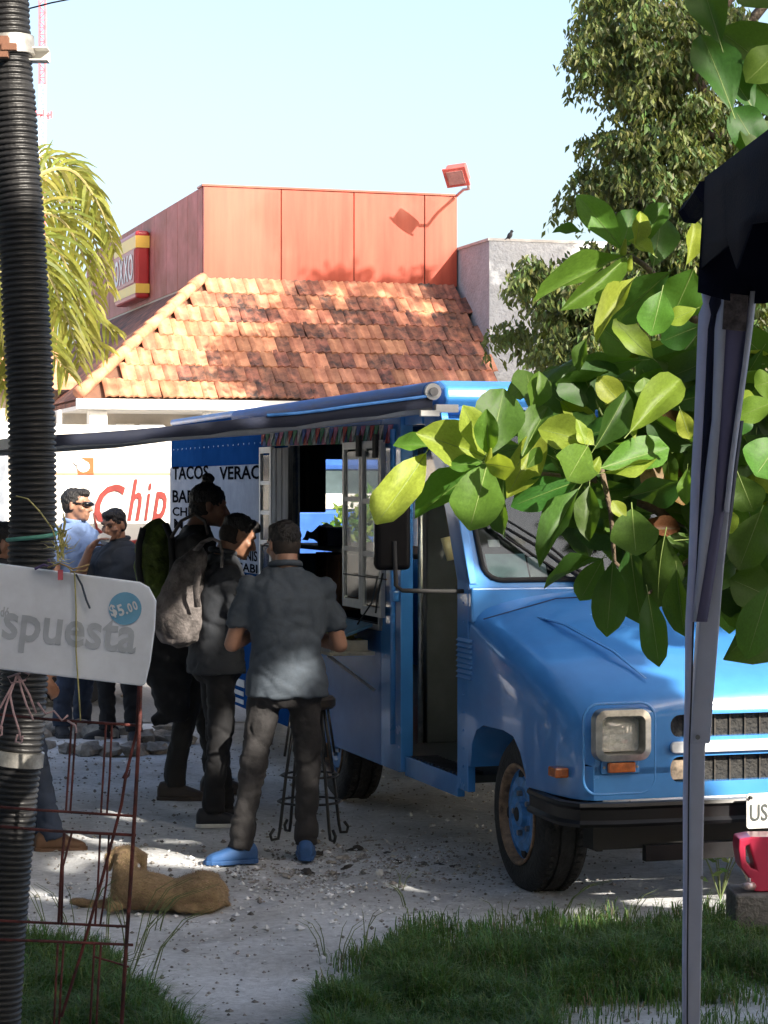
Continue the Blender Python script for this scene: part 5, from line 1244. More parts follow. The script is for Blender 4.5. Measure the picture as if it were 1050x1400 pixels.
a = W(40,66,Yp); b = W(66,84,Yp)
MB().box((a.x,Yp-.02,b.z),(b.x,Yp+.03,b.z+.004)).box((a.x,Yp-.02,a.z-.003),(b.x,Yp+.03,a.z+.001)).box((a.x,Yp+.028,b.z+.004),(b.x,Yp+.032,a.z-.003)).build('channel_bracket', mat('bracket_white',(.72,.70,.66),.5), pole, world=True)
strap_ = MB().tube([W(cpx(728)+34*math.cos(rad(t_)), 728+10*math.sin(rad(t_*.5)), Yp-.075*abs(math.sin(rad(t_)))-.0) for t_ in range(0,181,15)], .006, 6).build('green_strap', mat('strap_green',(.10,.32,.24),.6), pole, smooth=True, world=True)
wire = thing('overhead_wire', 'thin dark overhead wire crossing the top left sky', 'wire', W(60,8,9))
MB().tube([W(-40,28,9),W(35,13,9),(W(70,4,9)),W(110,-4,9),W(200,-40,9)], .0035, 5).build('wire', M_blk, wire, world=True)
# contrail free sky; red reinforcing mesh fence
Yf = 5.6
M_rod = mat('rod_red',(.13,.028,.022),.7,var=.5,vs=12,bump=.4,bs=90)
fence = thing('mesh_fence', 'red painted reinforcing rod fence panel in front of the pipe', 'fence', (W(100,0,Yf).x,Yf,0))
rods = [([(193,900),(191,985),(186,1080),(179,1200),(172,1300),(165,1420)],.0052),
 ([(190,930),(187,1000),(172,1060),(166,1100),(140,1200),(112,1300),(84,1390)],.0040),
 ([(-20,975),(60,983),(130,988),(192,992)],.0038),([(-20,1102),(60,1108),(186,1116)],.0036),([(-20,1128),(70,1136),(186,1142)],.0040),([(-20,1258),(90,1263),(176,1267)],.0036),([(-20,1284),(90,1288),(182,1292)],.0038),
 ([(98,988),(94,1050),(90,1110),(96,1110),(100,1050),(104,988)],.0028),([(145,990),(141,1060),(138,1112),(146,1113),(150,1060),(153,990)],.0028),
 ([(88,1138),(84,1185),(80,1264)],.0038),([(98,1139),(86,1185),(84,1264)],.003),([(137,1140),(134,1205),(130,1264),(137,1265),(146,1205),(149,1141)],.0028),
 ([(79,1290),(76,1350),(73,1420)],.003),([(87,1290),(83,1350),(80,1420)],.003),([(129,1291),(126,1350),(122,1420)],.003),([(138,1292),(134,1350),(131,1420)],.003),
 ([(128,1308),(150,1314),(176,1322)],.0026),([(168,1064),(172,1056),(178,1052),(176,1060),(170,1066)],.003)]
for i, (pl_, r_) in enumerate(rods):
    MB().tube([W(x_,y_,Yf+.012*(i%3)) for x_, y_ in pl_], r_*1.0, 7).build('rod', M_rod, fence, smooth=True, world=True)
# ================================================================== white sign board
Ys = 5.45
sign = thing('price_sign', 'white weathered board reading spuesta with a blue price circle', 'sign', (W(80,0,Ys).x,Ys,0))
def s3(px, py, dy=0.): return W(px, py, Ys+dy)
pts = [s3(-80,760),s3(190,796),s3(203,803),s3(213,822),s3(211,860),s3(205,905),s3(198,936),s3(193,938),s3(-80,906)]
bd = MB().prism(pts, (0,.022,0)).build('board', mat('board_face',(.74,.77,.84),.55,var=.10,vs=6), sign, world=True, bevel=.004)
t = MB(); xd = (s3(190,796)-s3(-80,760)).normalized(); xd2 = (s3(193,938)-s3(-80,906)).normalized(); nY = Vector((0,-1,0)); up = Vector((-xd2.z,0,xd2.x))
text(t, 'spuesta', s3(0,889,-.001), xd2, up, (184-0)/F*Ys, 60/F*Ys, bold=.018, depth=.0012)
text(t, 'dó', s3(0,843,-.001), xd2, up, 12/F*Ys, 14/F*Ys, bold=.03, depth=.0015)
t.build('lettering', mat('letter_grey',(.47,.50,.55),.5), bd, world=True)
t = MB()
cc = s3(171,832,-.003); t.prism([cc+Vector((math.cos(rad(a_)),0,math.sin(rad(a_))))*(22.5/F*Ys) for a_ in range(0,360,12)], (0,.003,0))
pc_ = t.build('price_circle', mat('circle_blue',(.16,.40,.60),.5), bd, world=True)
t = MB(); xr = Vector((math.cos(rad(20)),0,math.sin(rad(20)))); ur = Vector((-xr.z,0,xr.x))
for s_, px_, py_, w_, h_ in (('$',154,846,9,19),('5',164,843,8,16),('.',173,840,3,3.5),('0',177,838,6,13),('0',184,835,6,13)):
    text(t, s_, s3(px_,py_,-.0045), xr, ur, w_/F*Ys, h_/F*Ys, bold=.03, depth=.001)
t.build('price_lettering', mat('letter_white',(.72,.74,.76),.5), pc_, world=True)
# strings and ribbons tied to the sign
rib = thing('yellow_ribbon', 'frayed yellow ribbon bow tied above the white sign', 'ribbon', W(88,770,Ys))
My_ = mat('ribbon_yellow',(.55,.48,.16),.6,var=.3); rr = random.Random(2)
rm = MB()
for i in range(34):
    a_ = rr.uniform(-.3,3.4); L_ = rr.uniform(.02,.062); c = W(84,748,Ys-.03)+Vector((rr.uniform(-.01,.01),rr.uniform(-.01,.01),rr.uniform(-.035,.03)))
    e = c+Vector((math.cos(a_)*L_*.7,rr.uniform(-.02,.02),math.sin(a_)*L_)); mdl = (c+e)/2+Vector((rr.uniform(-.012,.012),0,rr.uniform(-.01,.01)))
    rm.tube([c,mdl,e], [.0028,.0034,.001], 4, flat=.3)
rm.build('frayed_bow', My_, rib, world=True)
MB().tube([W(22,678,Ys-.03),W(38,682,Ys-.03),W(55,700,Ys-.03),W(72,724,Ys-.03),W(80,752,Ys-.02)], .0045, 6, flat=.4).build('loose_end', My_, rib, world=True, smooth=True)
MB().tube([W(92,775,Ys-.012),W(102,784,Ys-.012),W(104,830,Ys-.008),W(104,890,Ys-.008),W(108,950,Ys-.01),W(110,985,Ys-.01)], .0036, 6, flat=.5).build('hanging_string', My_, rib, world=True, smooth=True)
MB().tube([W(66,776,Ys-.02),W(82,770,Ys-.03),W(100,778,Ys-.03),W(122,772,Ys-.02),W(118,780,Ys-.02),W(96,782,Ys-.03)], .005, 6, flat=.5).build('knot', mat('ribbon_tan',(.40,.28,.12),.7), rib, world=True, smooth=True)
MB().prism([W(79,779,Ys-.022),W(86,779,Ys-.022),W(86,793,Ys-.022),W(79,793,Ys-.022)], (0,.002,0)).build('pink_tag', mat('ribbon_pink',(.60,.12,.15),.6), rib, world=True)
MB().tube([W(104,785,Ys-.012),W(112,800,Ys-.012),W(118,820,Ys-.012),W(123,832,Ys-.012)], .0026, 5).build('blue_cord', mat('cord_navy',(.03,.05,.09),.7), rib, world=True)
MB().tube([W(48,778,Ys-.01),W(60,772,Ys-.02),W(72,776,Ys-.02),W(66,764,Ys-.02)], .0035, 5).build('purple_cord', mat('cord_purple',(.10,.07,.18),.7), rib, world=True)
st_ = thing('tangled_string', 'pale pink tangled plastic string hanging under the white sign', 'string', W(22,930,Ys)); rr = random.Random(6)
Mp_ = mat('string_pink',(.55,.36,.36),.6,var=.3); sm_ = MB()
for pl_ in ([(24,922),(16,940),(8,965),(4,985),(0,1000)],[(24,922),(30,945),(36,965),(46,985)],[(22,924),(14,950),(18,975),(26,1000),(28,1012)],[(26,924),(40,950),(50,975)],[(28,920),(10,926),(16,934),(34,930),(40,922),(26,916)],[(-6,990),(4,994),(2,1004),(-6,1008)],[(24,1004),(22,1014),(30,1016),(31,1006)],[(18,935),(6,955),(-4,975)],
            [(52,960),(62,976),(74,972),(84,985),(92,978)],[(92,985),(103,992),(104,1002)]):
    sm_.tube([W(x_+rr.uniform(-1,1),y_,Ys+.02) for x_, y_ in pl_], .0028, 5)
sm_.build('strands', Mp_, st_, world=True, smooth=True)

# ================================================================== canopy tent at the right
Yt = 3.6
tent = thing('canopy_tent', 'navy canopy tent corner with pale folded leg curtains', 'tent', (W(960,0,Yt).x,Yt,0))
M_navy = mat('navy_cloth_shaded',(.005,.007,.020),.9,var=.2,vs=5,bump=.15,bs=200,spec=.1)  # navy taken darker to put the cloth's shade into its colour
def cloth(name, pts, thick, m, par=tent): 
    mb = MB().prism(pts, (0,thick,0)); return mb.build(name, m, par, world=True)
val = MB(); nx_, nz_ = 24, 10
def valp(i, j):
    u = i/nx_; v_ = j/nz_; px = 959+u*420+(-4+8*(1-v_))*(1-u); top = 243-26*math.sin(min(1,u*4)*math.pi/2)-60*u; bot = 400+8*u+14*math.sin(u*9)
    py = top*(1-v_)+bot*v_; p = W(px, py, Yt-.05-.02*math.sin(u*26)*v_+.0*v_); return p
for i in range(nx_+1):
    for j in range(nz_+1): val.v.append(valp(i,j))
for i in range(nx_):
    for j in range(nz_): q = i*(nz_+1)+j; val.f.append((q,q+nz_+1,q+nz_+2,q+1)); val.m.append(0)
o = val.build('front_valance', M_navy, tent, smooth=True, world=True); o.modifiers.new('s','SOLIDIFY').thickness = .003
val = MB()
for i in range(9):
    for j in range(5):
        a_ = valp(0, j*2); val.v.append(a_+Vector((.04,-1,0))*(i/8*1.25)+Vector((.015*math.sin(i*1.7)*j/4,0,(.03 if j == 4 else 0)*math.sin(i*2.3))))
for i in range(8):
    for j in range(4): q = i*5+j; val.f.append((q,q+1,q+6,q+5)); val.m.append(0)
o = val.build('side_valance', M_navy, tent, smooth=True, world=True); o.modifiers.new('s','SOLIDIFY').thickness = .003
c0 = valp(0,0); c1 = valp(nx_,0)
rf = MB(); pk_ = c0+Vector((1.25,-.62,.4)); rf.add([c0,valp(6,0),valp(12,0),c1,c0+Vector((.05,-1.25,0)),c0+Vector((2.5,-1.25,0)),pk_,c0+Vector((2.5,0,0))], [(0,1,6),(1,2,6),(2,3,6),(3,7,6),(7,5,6),(5,4,6),(4,0,6)])
rf.build('roof_cloth', M_navy, tent, world=True)
MB().tube([W(966,262,Yt+.0),W(950,285,Yt+.1),W(942,292,Yt+.12)], .02, 6).build('corner_flap', M_navy, tent, world=True)
# leg: outer square tube, inner tube, four folded curtain strips with a brown tape patch
def sqtube(pts, hw, name, m, bev=.003):
    mb = MB(); n_ = len(pts)
    for p in pts:
        for dx, dy in ((-1,-1),(1,-1),(1,1),(-1,1)): mb.v.append(Vector(p)+Vector((dx*hw,dy*hw,0)))
    for i in range(n_-1):
        for k in range(4): mb.f.append((i*4+k, i*4+(k+1)%4, (i+1)*4+(k+1)%4, (i+1)*4+k)); mb.m.append(0)
    mb.f += [(3,2,1,0),tuple((n_-1)*4+k for k in range(4))]; mb.m += [0,0]
    return mb.build(name, m, tent, world=True, bevel=bev)
M_leg = mat('leg_paint',(.62,.64,.78),.45,metal=.1,var=.08)
sqtube([W(1006,330,Yt),W(996,560,Yt),W(975,760,Yt),W(955,1015,Yt)], .0165, 'outer_leg', M_leg)
sqtube([W(957,990,Yt),W(953,1020,Yt),W(946,1400,Yt),W(938,1750,Yt)], .0118, 'inner_leg', M_leg)
MB().tube([W(954,1008,Yt-.018),W(954,1008,Yt-.024)], .004, 8).build('leg_button', M_grey, tent, world=True)
MB().tube([W(960,1200,Yt-.013),W(960,1200,Yt-.016)], .003, 8).build('rivet', M_grey, tent, world=True)
Mla = mat('curtain_lavender',(.55,.56,.78),.8,var=.08); Mnv = mat('curtain_navy',(.016,.018,.045),.8,var=.15); Mgl = mat('curtain_grey',(.58,.59,.70),.8,var=.06); Mpu = mat('curtain_purple',(.17,.155,.27),.8,var=.12)
yy = [398,415,430,450,500,575,640,700,780,850,950,1015,1100,1200,1300,1420]
def xs_(tab):
    def f(y):
        for (y0,x0),(y1,x1) in zip(tab[:-1],tab[1:]):
            if y0 <= y <= y1: return x0+(x1-x0)*(y-y0)/(y1-y0)
        return tab[-1][1]
    return f
b0 = xs_([(398,960),(415,963),(430,957),(450,956),(575,950),(700,945),(850,939),(1015,936),(1200,935),(1420,934)])
b1 = xs_([(398,973),(415,969),(430,972),(450,968),(575,961),(700,955),(850,947),(1015,941),(1200,939),(1420,938)])
b2_ = xs_([(398,988),(415,988),(430,982),(450,979),(575,974),(700,960),(850,948),(1015,942),(1200,940),(1420,939)])
b3_ = xs_([(398,994),(450,992),(575,984),(700,975),(850,951)])
b4_ = xs_([(398,1026),(450,1021),(575,1004),(700,989),(850,966)])
b5_ = xs_([(398,1034),(450,1028),(575,1010),(700,995),(850,970)])
def cstrip(name, fa, fb, ya, yb, dy0, dy1, m):
    ys_ = [y for y in yy if ya <= y <= yb]; mb = MB()
    for i, y in enumerate(ys_):
        wv = 1.3*math.sin(y*.031+fa(y)*.01); mb.v += [W(fa(y)+wv*.5,y,Yt+dy0), W((fa(y)+fb(y))/2,y,Yt+(dy0+dy1)/2-.008), W(fb(y)+wv*.4,y,Yt+dy1)]
    for i in range(len(ys_)-1):
        for k in range(2): mb.f.append((3*i+k,3*i+k+1,3*i+k+4,3*i+k+3)); mb.m.append(0)
    o = mb.build(name, m, tent, smooth=True, world=True); o.modifiers.new('s','SOLIDIFY').thickness = .002; return o
cstrip('curtain_strip', b0, b1, 398, 1420, -.03, -.045, Mla)
cstrip('curtain_strip', b1, b2_, 398, 1420, -.028, -.022, Mnv)
cstrip('curtain_strip', b2_, b3_, 398, 850, -.040, -.050, Mgl)
cstrip('curtain_strip', b3_, b4_, 398, 850, -.046, -.034, Mpu)
cstrip('curtain_strip', b4_, b5_, 398, 700, -.045, -.020, Mgl)
cstrip('curtain_strip', lambda y: b5_(y)-1, lambda y: b5_(y)+5, 575, 850, -.01, .03, Mnv)
MB().prism([W(991,400,Yt-.062),W(1024,404,Yt-.062),W(1020,453,Yt-.062),W(988,450,Yt-.062)], (0,.006,0)).build('tape_patch', mat('tape_brown',(.15,.12,.12),.95,var=.4,vs=60,bump=.5,bs=200), tent, world=True, bevel=.001)

# ================================================================== almond tree: branch in view, then the added shade crowns out of view
at_ = thing('almond_tree', 'tropical almond tree branch with big glossy leaves hanging over the truck hood', 'tree', (3.3,4.6,0))
M_lf = leafmat('almond_leaf', (.085,.20,.026), (.26,.48,.03), .36, .0, .35)
M_ly = leafmat('almond_leaf_young_lit', (.27,.36,.045), (.50,.62,.05), .38, .0, .25)  # yellow young leaf, also paints sunlight onto the bright leaves
M_ld = leafmat('almond_leaf_shaded', (.050,.125,.02), (.17,.32,.025), .34, .0, .35)  # darker copy of the leaf green, shade between leaves put into it
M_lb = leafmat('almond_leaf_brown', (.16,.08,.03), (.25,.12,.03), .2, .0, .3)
M_vein = mat('leaf_vein', (.20,.27,.07), .5)
def leaf_mesh(m, fold, curl, wav, seed, lod=9):
    rr = random.Random(seed); mb = MB(); NL = lod; cols_n = 7
    for i in range(NL+1):
        t_ = i/NL; w_ = (math.sin(math.pi*min(1,t_**1.25*.5/.52+.02))**.75)*.5 if t_ < .999 else .012
        w_ = .5*(max(0, math.sin(math.pi*t_**1.35)))**.62 if 0 < i < NL else .02
        zc = -curl*t_*t_
        for j in range(cols_n):
            s_ = (j-3)/3; z = fold*abs(s_)*w_*1.0+zc+wav*math.sin(t_*9+s_*2+seed)*abs(s_)*w_; z += -.012*math.cos(t_*40)*abs(s_)*(1-abs(s_))*2
            mb.v.append(Vector((s_*w_, t_, z)))
    for i in range(NL):
        for j in range(cols_n-1): q = i*cols_n+j; mb.f.append((q,q+1,q+cols_n+1,q+cols_n)); mb.m.append(0)
    b = len(mb.v)                         # raised pale midrib and stalk
    rv_ = [Vector((0,-.12,.01)),Vector((0,0,.006))]+[Vector((0,i/NL,-curl*(i/NL)**2+.004)) for i in range(1,NL)]
    for i, p in enumerate(rv_): rr_ = .010*(1-i/len(rv_))+.003; mb.v += [p+Vector((-rr_,0,0)), p+Vector((rr_,0,0)), p+Vector((0,0,rr_))]
    for i in range(len(rv_)-1):
        q = b+3*i; mb.f += [(q,q+3,q+5,q+2),(q+2,q+5,q+4,q+1)]; mb.m += [1,1]
    return mb.mesh('leaf', [m, M_vein], smooth=True)
LMS = {}
for mi, m in enumerate((M_lf, M_ly, M_ld, M_lb)):
    LMS[mi] = [leaf_mesh(m, f, c, wv, s_) for f, c, wv, s_ in ((.25,.14,.16,1),(.55,.26,.20,2),(-.18,.30,.22,3),(.18,-.16,.18,4))]
AI = FR[at_.name].inverted()
def leaf(base, tip, wpx, Y, kind=0, var=0, tilt=0., dz=0., ny=None):
    a_ = W(*base, Y); b_ = W(*tip, Y+dz); ax = b_-a_; L_ = ax.length; y_ = ax/L_
    toc = Vector((0,-1,0)) if ny is None else ny
    z_ = (toc-y_*toc.dot(y_)).normalized(); x_ = y_.cross(z_)
    z_ = Matrix.Rotation(tilt, 3, y_) @ z_; x_ = y_.cross(z_)
    ww = wpx/F*Y/max(.35, abs(math.cos(tilt)))
    o = link('leaf', LMS[kind][var], at_)
    M_ = Matrix((x_*ww, y_*L_, z_*L_*.8)).transposed().to_4x4(); M_.translation = a_
    o.matrix_local = AI @ M_
    return o
G, Yw, Dk, Br = 0, 1, 2, 3
HL = [((582,620),(514,726),58,5.0,Yw,3,.3,-.1),((590,610),(538,604),24,5.1,G,1,.5,0),((662,625),(582,592),62,5.05,Yw,1,.2,-.1),((668,622),(692,528),70,5.0,G,0,.15,.05),((664,622),(636,556),40,4.98,Yw,0,.2,-.05),
 ((668,620),(664,565),34,4.95,G,1,-.2,-.05),((666,634),(640,735),74,4.95,G,3,.1,-.12),((658,640),(562,700),40,5.05,G,1,.5,0),((664,634),(712,640),36,4.92,Yw,3,.2,-.1),((660,632),(614,636),22,4.97,G,0,.4,0),((690,642),(678,742),34,5.05,Dk,1,.6,.1),
 ((712,628),(748,548),40,5.1,Dk,1,-.3,.05),((720,640),(740,612),20,5.0,G,0,.4,0),((803,610),(768,668),60,4.9,G,3,.05,-.15),((804,606),(738,582),50,5.0,Yw,1,.3,0),((800,608),(790,572),14,4.92,Yw,0,.6,0),((812,608),(790,588),24,4.98,Yw,0,.3,0),
 ((812,614),(864,536),40,5.0,Dk,1,.3,0),((862,590),(934,510),52,4.98,Yw,1,-.2,.05),((856,562),(818,514),36,5.05,Yw,0,.1,0),((884,556),(882,516),32,5.08,G,0,.2,0),((868,600),(852,552),26,5.02,Yw,0,.5,0),((822,640),(918,608),52,5.0,G,0,-.3,.05),
 ((824,646),(900,632),16,4.98,Yw,0,.8,0),((800,604),(752,516),88,5.25,Dk,0,.1,.1),((820,560),(790,495),90,5.3,Dk,0,.3,0),((730,566),(722,500),52,5.2,Dk,0,.3,.1),((726,562),(742,508),34,5.15,G,1,.4,0),
 ((838,768),(830,868),50,4.95,Dk,0,.1,-.05),((824,764),(794,822),38,5.0,Dk,3,.3,0),((886,812),(905,918),40,4.95,Dk,3,.3,-.1),((925,778),(932,872),36,5.05,Dk,1,.4,0),((864,696),(870,768),66,4.95,Dk,3,.1,-.1),((856,712),(838,684),20,4.93,Yw,0,.3,0),
 ((806,664),(803,734),34,5.0,Dk,1,.3,-.05),((792,668),(735,760),34,4.98,Dk,1,.5,-.1),((750,735),(742,762),12,4.94,Yw,0,.3,0),((790,658),(698,690),44,5.1,Dk,0,.3,0),((824,764),(740,792),14,4.96,Dk,1,.9,0),((1052,800),(1022,898),54,4.9,Dk,0,.2,-.05),
 ((852,342),(790,264),42,5.0,G,0,.1,0),((850,340),(864,290),44,5.05,G,3,.1,.05),((796,318),(756,313),15,5.05,Dk,1,.6,0),((855,350),(732,398),34,5.0,G,1,.4,-.05),((856,352),(782,420),34,4.96,G,1,-.3,-.1),((868,340),(880,288),26,4.98,Yw,1,.3,0),
 ((876,338),(908,274),34,5.0,Dk,1,-.3,0),((893,364),(908,290),54,5.1,Dk,0,.2,.05),((938,362),(955,298),26,5.02,Yw,1,.4,0),((948,368),(922,430),66,5.05,G,3,.2,.05),((916,372),(838,438),54,5.05,Dk,0,.3,.1),((868,380),(814,452),28,4.94,Yw,1,.5,-.1),
 ((905,398),(890,464),50,4.98,G,3,.2,-.05),((952,422),(912,440),26,4.96,Yw,0,.3,0),((956,446),(904,466),44,5.1,Dk,0,.2,0),((802,462),(788,506),20,5.05,Dk,1,.5,0),((1000,150),(962,40),66,4.7,Dk,0,.2,.05),((985,60),(955,-40),60,4.72,Dk,1,-.2,.05),((1030,150),(985,75),56,4.74,Dk,0,.3,0),((1045,215),(1000,150),60,4.72,Dk,3,.2,0),((1080,170),(1010,80),60,4.75,Dk,0,-.2,.05),((1075,120),(990,30),80,4.8,Dk,1,.3,0),((1062,168),(1022,216),66,4.75,Dk,3,.1,-.05),((1075,60),(1020,110),50,4.7,G,0,.2,0),((1080,10),(1000,-40),70,4.75,Dk,0,.2,0),
 ((1040,560),(1000,548),40,5.0,Yw,0,.2,0),((1062,548),(1006,570),36,4.95,G,0,.3,0),((1068,600),(1030,655),70,4.9,G,3,.15,-.05),((1060,520),(1032,528),40,5.0,G,0,.2,0),((1000,600),(1025,560),30,5.1,Dk,0,.3,0),((1010,650),(1030,700),50,5.1,Dk,0,.2,0),((1040,700),(1010,780),56,5.1,Dk,3,.2,0),
 ((930,560),(944,600),26,4.98,Yw,3,.3,0),((940,640),(936,690),20,5.0,G,0,.5,0),((990,720),(985,790),44,5.15,Dk,0,.3,0),((1060,820),(1000,790),60,5.1,Dk,0,.3,0),((980,690),(1000,730),36,4.98,Yw,0,.4,0),((800,655),(822,625),16,4.95,Yw,1,.3,0),((895,350),(862,325),20,4.97,Yw,1,.6,0)]
for l_ in HL: leaf(*l_)
# twigs and boughs
def bough(pts, rs, Y=5.12): MB().tube([W(x_,y_,Y+.12+.06*i) for i, (x_,y_) in enumerate(pts)], [q*.7 for q in rs], 8).build('branch', mat('almond_bark',(.17,.12,.08),.9,var=.3,vs=20,bump=.5,bs=80), at_, world=True, smooth=True)
bough([(664,628),(700,644),(750,650),(800,656),(860,680),(950,720),(1060,740),(1300,700)], [.006,.008,.010,.012,.016,.022,.03,.045], 5.02)
bough([(802,610),(806,630),(812,655)], [.009,.009,.012], 5.0)
bough([(850,342),(880,362),(920,400),(975,470),(1060,560),(1200,640)], [.008,.010,.013,.018,.024,.035], 5.02)
bough([(822,640),(835,700),(840,768),(886,812)], [.010,.009,.007,.005], 5.05)
bough([(886,812),(925,780),(960,750),(1000,730)], [.005,.007,.010,.014], 5.05)
bough([(1060,170),(1040,100),(1100,-60)], [.010,.014,.02], 4.75)
bough([(1052,800),(1080,770),(1130,720)], [.006,.010,.014], 4.95)
bough([(728,566),(760,600),(802,650)], [.005,.007,.010], 5.15)
for x_, y_, Y_ in ((800,642,4.93),(668,630,4.93),(852,344,4.97),(860,366,4.95)):
    MB().cap(W(x_,y_,Y_), W(x_+3,y_-16,Y_-.01), .009, .003).build('bud', M_ly, at_, world=True, smooth=True)
# dense filler leaves behind, mostly in the dark colour that paints their shade
rr = random.Random(21); nleaf = len(HL)
def inpoly(x, y, P):
    c = False; j = len(P)-1
    for i in range(len(P)):
        if (P[i][1] > y) != (P[j][1] > y) and x < (P[j][0]-P[i][0])*(y-P[i][1])/(P[j][1]-P[i][1])+P[i][0]: c = not c
        j = i
    return c
PA = [(700,560),(730,505),(790,485),(850,500),(900,470),(960,440),(1070,420),(1070,820),(1010,800),(940,810),(900,790),(850,740),(800,690),(740,670),(700,640)]
PB = [(880,300),(960,300),(1070,380),(1070,460),(930,460),(870,420)]
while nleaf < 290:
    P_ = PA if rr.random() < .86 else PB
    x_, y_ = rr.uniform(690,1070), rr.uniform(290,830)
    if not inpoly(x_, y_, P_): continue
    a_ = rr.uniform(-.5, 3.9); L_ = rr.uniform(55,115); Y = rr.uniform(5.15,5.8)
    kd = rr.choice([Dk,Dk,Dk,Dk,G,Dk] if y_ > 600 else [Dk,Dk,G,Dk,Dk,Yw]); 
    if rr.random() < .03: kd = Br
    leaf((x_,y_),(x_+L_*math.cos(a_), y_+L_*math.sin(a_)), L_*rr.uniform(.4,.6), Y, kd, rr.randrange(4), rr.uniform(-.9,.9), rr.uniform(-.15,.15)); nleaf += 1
# ---- unseen crown added towards the sun, holes cut in it to place sun patches
A_ = Vector((.724,.69,0)); B_ = S.cross(A_)*-1.0
if B_.z < 0: B_ = -B_
def ab(p): return (p.dot(A_), p.dot(B_))
holes = []
def hole(p, r, sx=1.): holes.append((*ab(p), max(.05, r*1.05), sx))
def gnd(px, py): Y = CH*F/(py-HZ); return W(px, py, Y)
#SUNSPOTS
for x_, y_, r in ((130,1128,.03),(215,1170,.10),(250,1180,.08),(185,1176,.06),(130,1172,.05),(95,1190,.04),(110,1182,.04),(60,1222,.05),(548,1213,.03),(680,1238,.03),
                  (830,1217,.05),(870,1216,.06),(910,1217,.07),(950,1220,.08),(985,1226,.09),(1010,1232,.08),(900,1226,.05),(940,1236,.05),(980,1246,.05),(820,1250,.04),(850,1258,.03),(870,1275,.05),(850,1282,.05),(1000,1258,.05),(215,1060,.03),(190,1088,.04),(150,1090,.03)): hole(gnd(x_,y_), r*1.15)
for x_, y_, Y, r in ((352,975,11.1,.06),(375,965,11.1,.05),(352,1002,11.1,.06),(372,1000,11.1,.04),(420,1052,11.15,.04),(424,1068,11.15,.03),
                     (382,943,11.1,.03),(268,835,12.30,.08),(272,858,12.30,.07),(262,875,12.35,.04),(240,800,12.35,.05),(346,705,12.3,.03),(342,716,12.3,.03),(290,835,12.2,.03),
                     (660,760,10.85,.06),(655,740,10.9,.05),(742,815,10.6,.02),(812,888,10.15,.02),(905,892,9.95,.04)): hole(W(x_,y_,Y), r)
for x_ in range(870,1200,14):                                     # dappled sun on the right of the hood
    for k in range(4):
        q_ = rr.random(); y_ = 880+rr.random()*90
        if q_ < (.3 if x_ < 930 else .9): hole(W(x_, y_, 10.0+(970-y_)*.006), rr.uniform(.03,.05 if x_ < 930 else .075))
for x_ in range(985,1200,11):
    if rr.random() < .85: hole(W(x_, 935+rr.random()*26, 9.95), .065)
    if rr.random() < .8: hole(W(x_, 1020, 9.85), .04)
for x_ in range(596,760,12):
    for y_ in range(532,600,14): hole(W(x_, y_, 11.5), .085)
for x_, y_, r in ((548,652,.05),(600,605,.08),(620,610,.08),(590,600,.05),(655,580,.09),(650,600,.08),(690,560,.09),(680,590,.07),(640,690,.07),(655,665,.06),(625,675,.05),(600,660,.06),(690,640,.05),(700,630,.05),(580,690,.04),(780,640,.07),(775,620,.05),(795,590,.06),(760,590,.06),(900,560,.09),(920,540,.07),(875,570,.07),(830,530,.06),(885,535,.06),(900,610,.05),(850,560,.05),
                  (810,290,.07),(825,310,.06),(860,310,.07),(760,385,.06),(790,375,.05),(820,395,.05),(800,410,.05),(845,405,.06),(875,310,.05),(900,445,.06),(915,435,.05),(930,400,.06),(950,320,.05),(830,430,.05),(890,330,.05),(1035,555,.07),(1020,570,.06),(1045,620,.08),(1030,530,.05),(938,580,.05),(690,540,.05),(850,690,.03),(742,752,.025),(990,715,.035),(938,660,.03),(1050,650,.05),(770,320,.04)): hole(W(x_,y_,4.98), r)
for y_ in range(20,190,18): hole(W(20,y_,6.0), .075)
for x_, y_, Y, r in ((790,60,4.7,.0),): pass
def blocked(a_, b_):
    for ha, hb, r, sx in holes:
        d2 = (a_-ha)**2+(b_-hb)**2
        if d2 < r*r: return True
    return False
rr = random.Random(77); cr = MB(); nc = 0
def bmax(a_):
    t_ = [(-2,4.4),(2,4.5),(4,4.7),(6,5.3),(7.6,6.0),(8.6,6.9),(9.4,8.0),(10.25,8.3),(10.45,6.5)]
    for (a0,b0),(a1,b1) in zip(t_[:-1],t_[1:]):
        if a0 <= a_ <= a1: return b0+(b1-b0)*(a_-a0)/(a1-a0)
    return -9
while nc < 21000:
    a_ = rr.uniform(-1.2,10.7); b_ = rr.uniform(-1.0,7.9)
    if b_ > bmax(a_)+.25*noise.noise(Vector((a_*2,0,0))): continue
    s_ = 6.2+max(0,a_-6.5)*1.7+rr.uniform(0,2.6); c = A_*a_+B_*b_+S*s_
    if c.z < 1.2 or (abs(c.x) < .2*c.y+.6 and c.y > -.6): nc += .02; continue
    d_ = Vector((rr.uniform(-1,1),rr.uniform(-1,1),rr.uniform(-1,.3))).normalized(); n_ = (S+Vector((rr.uniform(-.6,.6),rr.uniform(-.6,.6),rr.uniform(-.6,.6)))).normalized()
    d_ = (d_-n_*d_.dot(n_)).normalized(); x_ = d_.cross(n_); L_ = rr.uniform(.20,.30); w_ = L_*.28
    pts = [c, c+d_*L_*.35+x_*w_*.8, c+d_*L_*.75+x_*w_, c+d_*L_, c+d_*L_*.75-x_*w_, c+d_*L_*.35-x_*w_*.8]
    smp = pts+[(pts[1]+pts[5])/2,(pts[2]+pts[4])/2]
    if any(blocked(*ab(q)) for q in smp): nc += .25; continue
    cr.add(pts, [(0,1,2,3,4,5)]); nc += 1
M_sh = leafmat('shade_leaf', (.022,.04,.016), (.04,.07,.015), .2, .4)
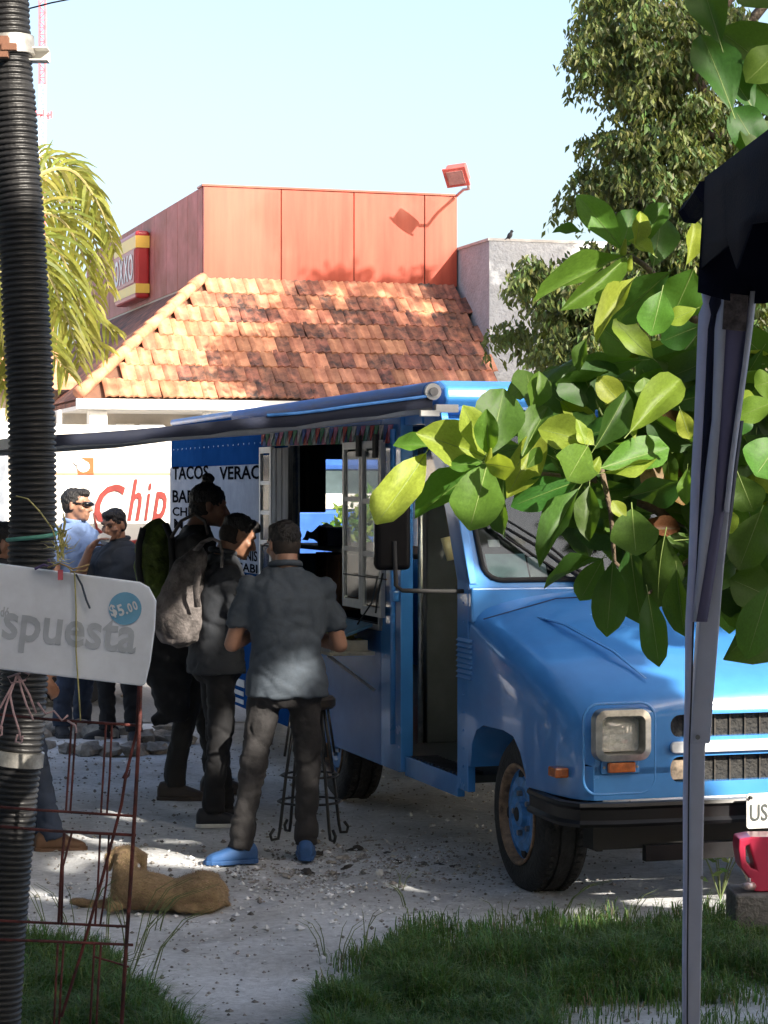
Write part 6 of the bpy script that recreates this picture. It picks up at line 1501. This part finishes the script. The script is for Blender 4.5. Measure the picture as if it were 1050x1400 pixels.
sky_blockers = [('unseen tree added overhead and behind to cut sky light', (-4.5,-4)), ('unseen tree added beyond the left edge to cut sky light', (-7.5,9)), ('unseen tree added beyond the right edge to cut sky light', (8.5,6.5))]
ocs = [MB(), MB(), MB()]; nc = 0  # leaf shell added around the view to block sky light, split into three
while nc < 15500:
    u_ = rr.uniform(-1,1); az = rr.uniform(0,6.283); el_ = rr.uniform(0,1)**.8*math.pi/2; q_ = rr.uniform(.85,1.2)
    c = Vector((9.0*q_*math.cos(el_)*math.cos(az), 5.5+10.0*q_*math.cos(el_)*math.sin(az), 7.5*q_*math.sin(el_)+.2)); a_, b_ = ab(c)
    if a_ > 9.7 or (el_ > .8 and rr.random() < .86): nc += .02; continue
    if abs(c.x) < .2*c.y+.7 and c.z < CH+.24*c.y+1.0 and c.y > -.5: nc += .02; continue
    if blocked(a_, b_): nc += .02; continue
    out = Vector((c.x, c.y-5.5, c.z)).normalized()
    d_ = Vector((rr.uniform(-1,1),rr.uniform(-1,1),rr.uniform(-1,.1))).normalized(); n_ = (out+Vector((rr.uniform(-.6,.6),rr.uniform(-.6,.6),rr.uniform(-.6,.6)))).normalized()
    d_ = (d_-n_*d_.dot(n_)).normalized(); x_ = d_.cross(n_); L_ = rr.uniform(.30,.46); w_ = L_*.30
    pts = [c, c+d_*L_*.35+x_*w_*.8, c+d_*L_*.75+x_*w_, c+d_*L_, c+d_*L_*.75-x_*w_, c+d_*L_*.35-x_*w_*.8]
    if any(blocked(*ab(q)) for q in pts): continue
    k = 0 if c.y < 1 or c.z > 6.6 else (1 if c.x < 0 else 2)
    ocs[k].add(pts, [(0,1,2,3,4,5)]); nc += 1
for k, (lb, (tx, ty)) in enumerate(sky_blockers):
    ov = thing('sky_blocker_tree', lb, 'tree', (tx,ty,0), 0, 'added trees cutting sky light')
    ocs[k].build('crown', M_sh, ov, world=True)
    MB().tube([(tx,ty,-.1),(tx*1.02,ty,3),(tx*.98,ty+.2,5),(tx*.85,ty+.3,6.8)], [.35,.28,.22,.1], 12).build('trunk', MBk, ov, world=True, smooth=True)
sh_t = thing('sun_blocker_tree', 'unseen tree added behind the viewer with crown holed for sun patches', 'tree', (10.5,-2.0,0))
cr.build('crown', M_sh, sh_t, world=True)
MB().tube([(10.5,-2,-.1),(10.4,-2,2),(10.0,-1.8,4),(9.5,-1.2,6.5),(9.0,-.6,8.6)], [.3,.24,.2,.14,.06], 12).build('trunk', MBk, sh_t, world=True, smooth=True)
MB().tube([(10.4,-2,2.4),(7.5,-3.2,4),(5,-4.4,5.4)], [.16,.12,.05], 10).build('limb', MBk, sh_t, world=True, smooth=True)
MB().tube([(3.3,4.6,-.05),(3.2,4.7,1.3),(2.9,5.0,2.1),(2.2,5.3,2.0)], [.12,.10,.07,.05], 10).build('trunk', MBk, at_, world=True, smooth=True)
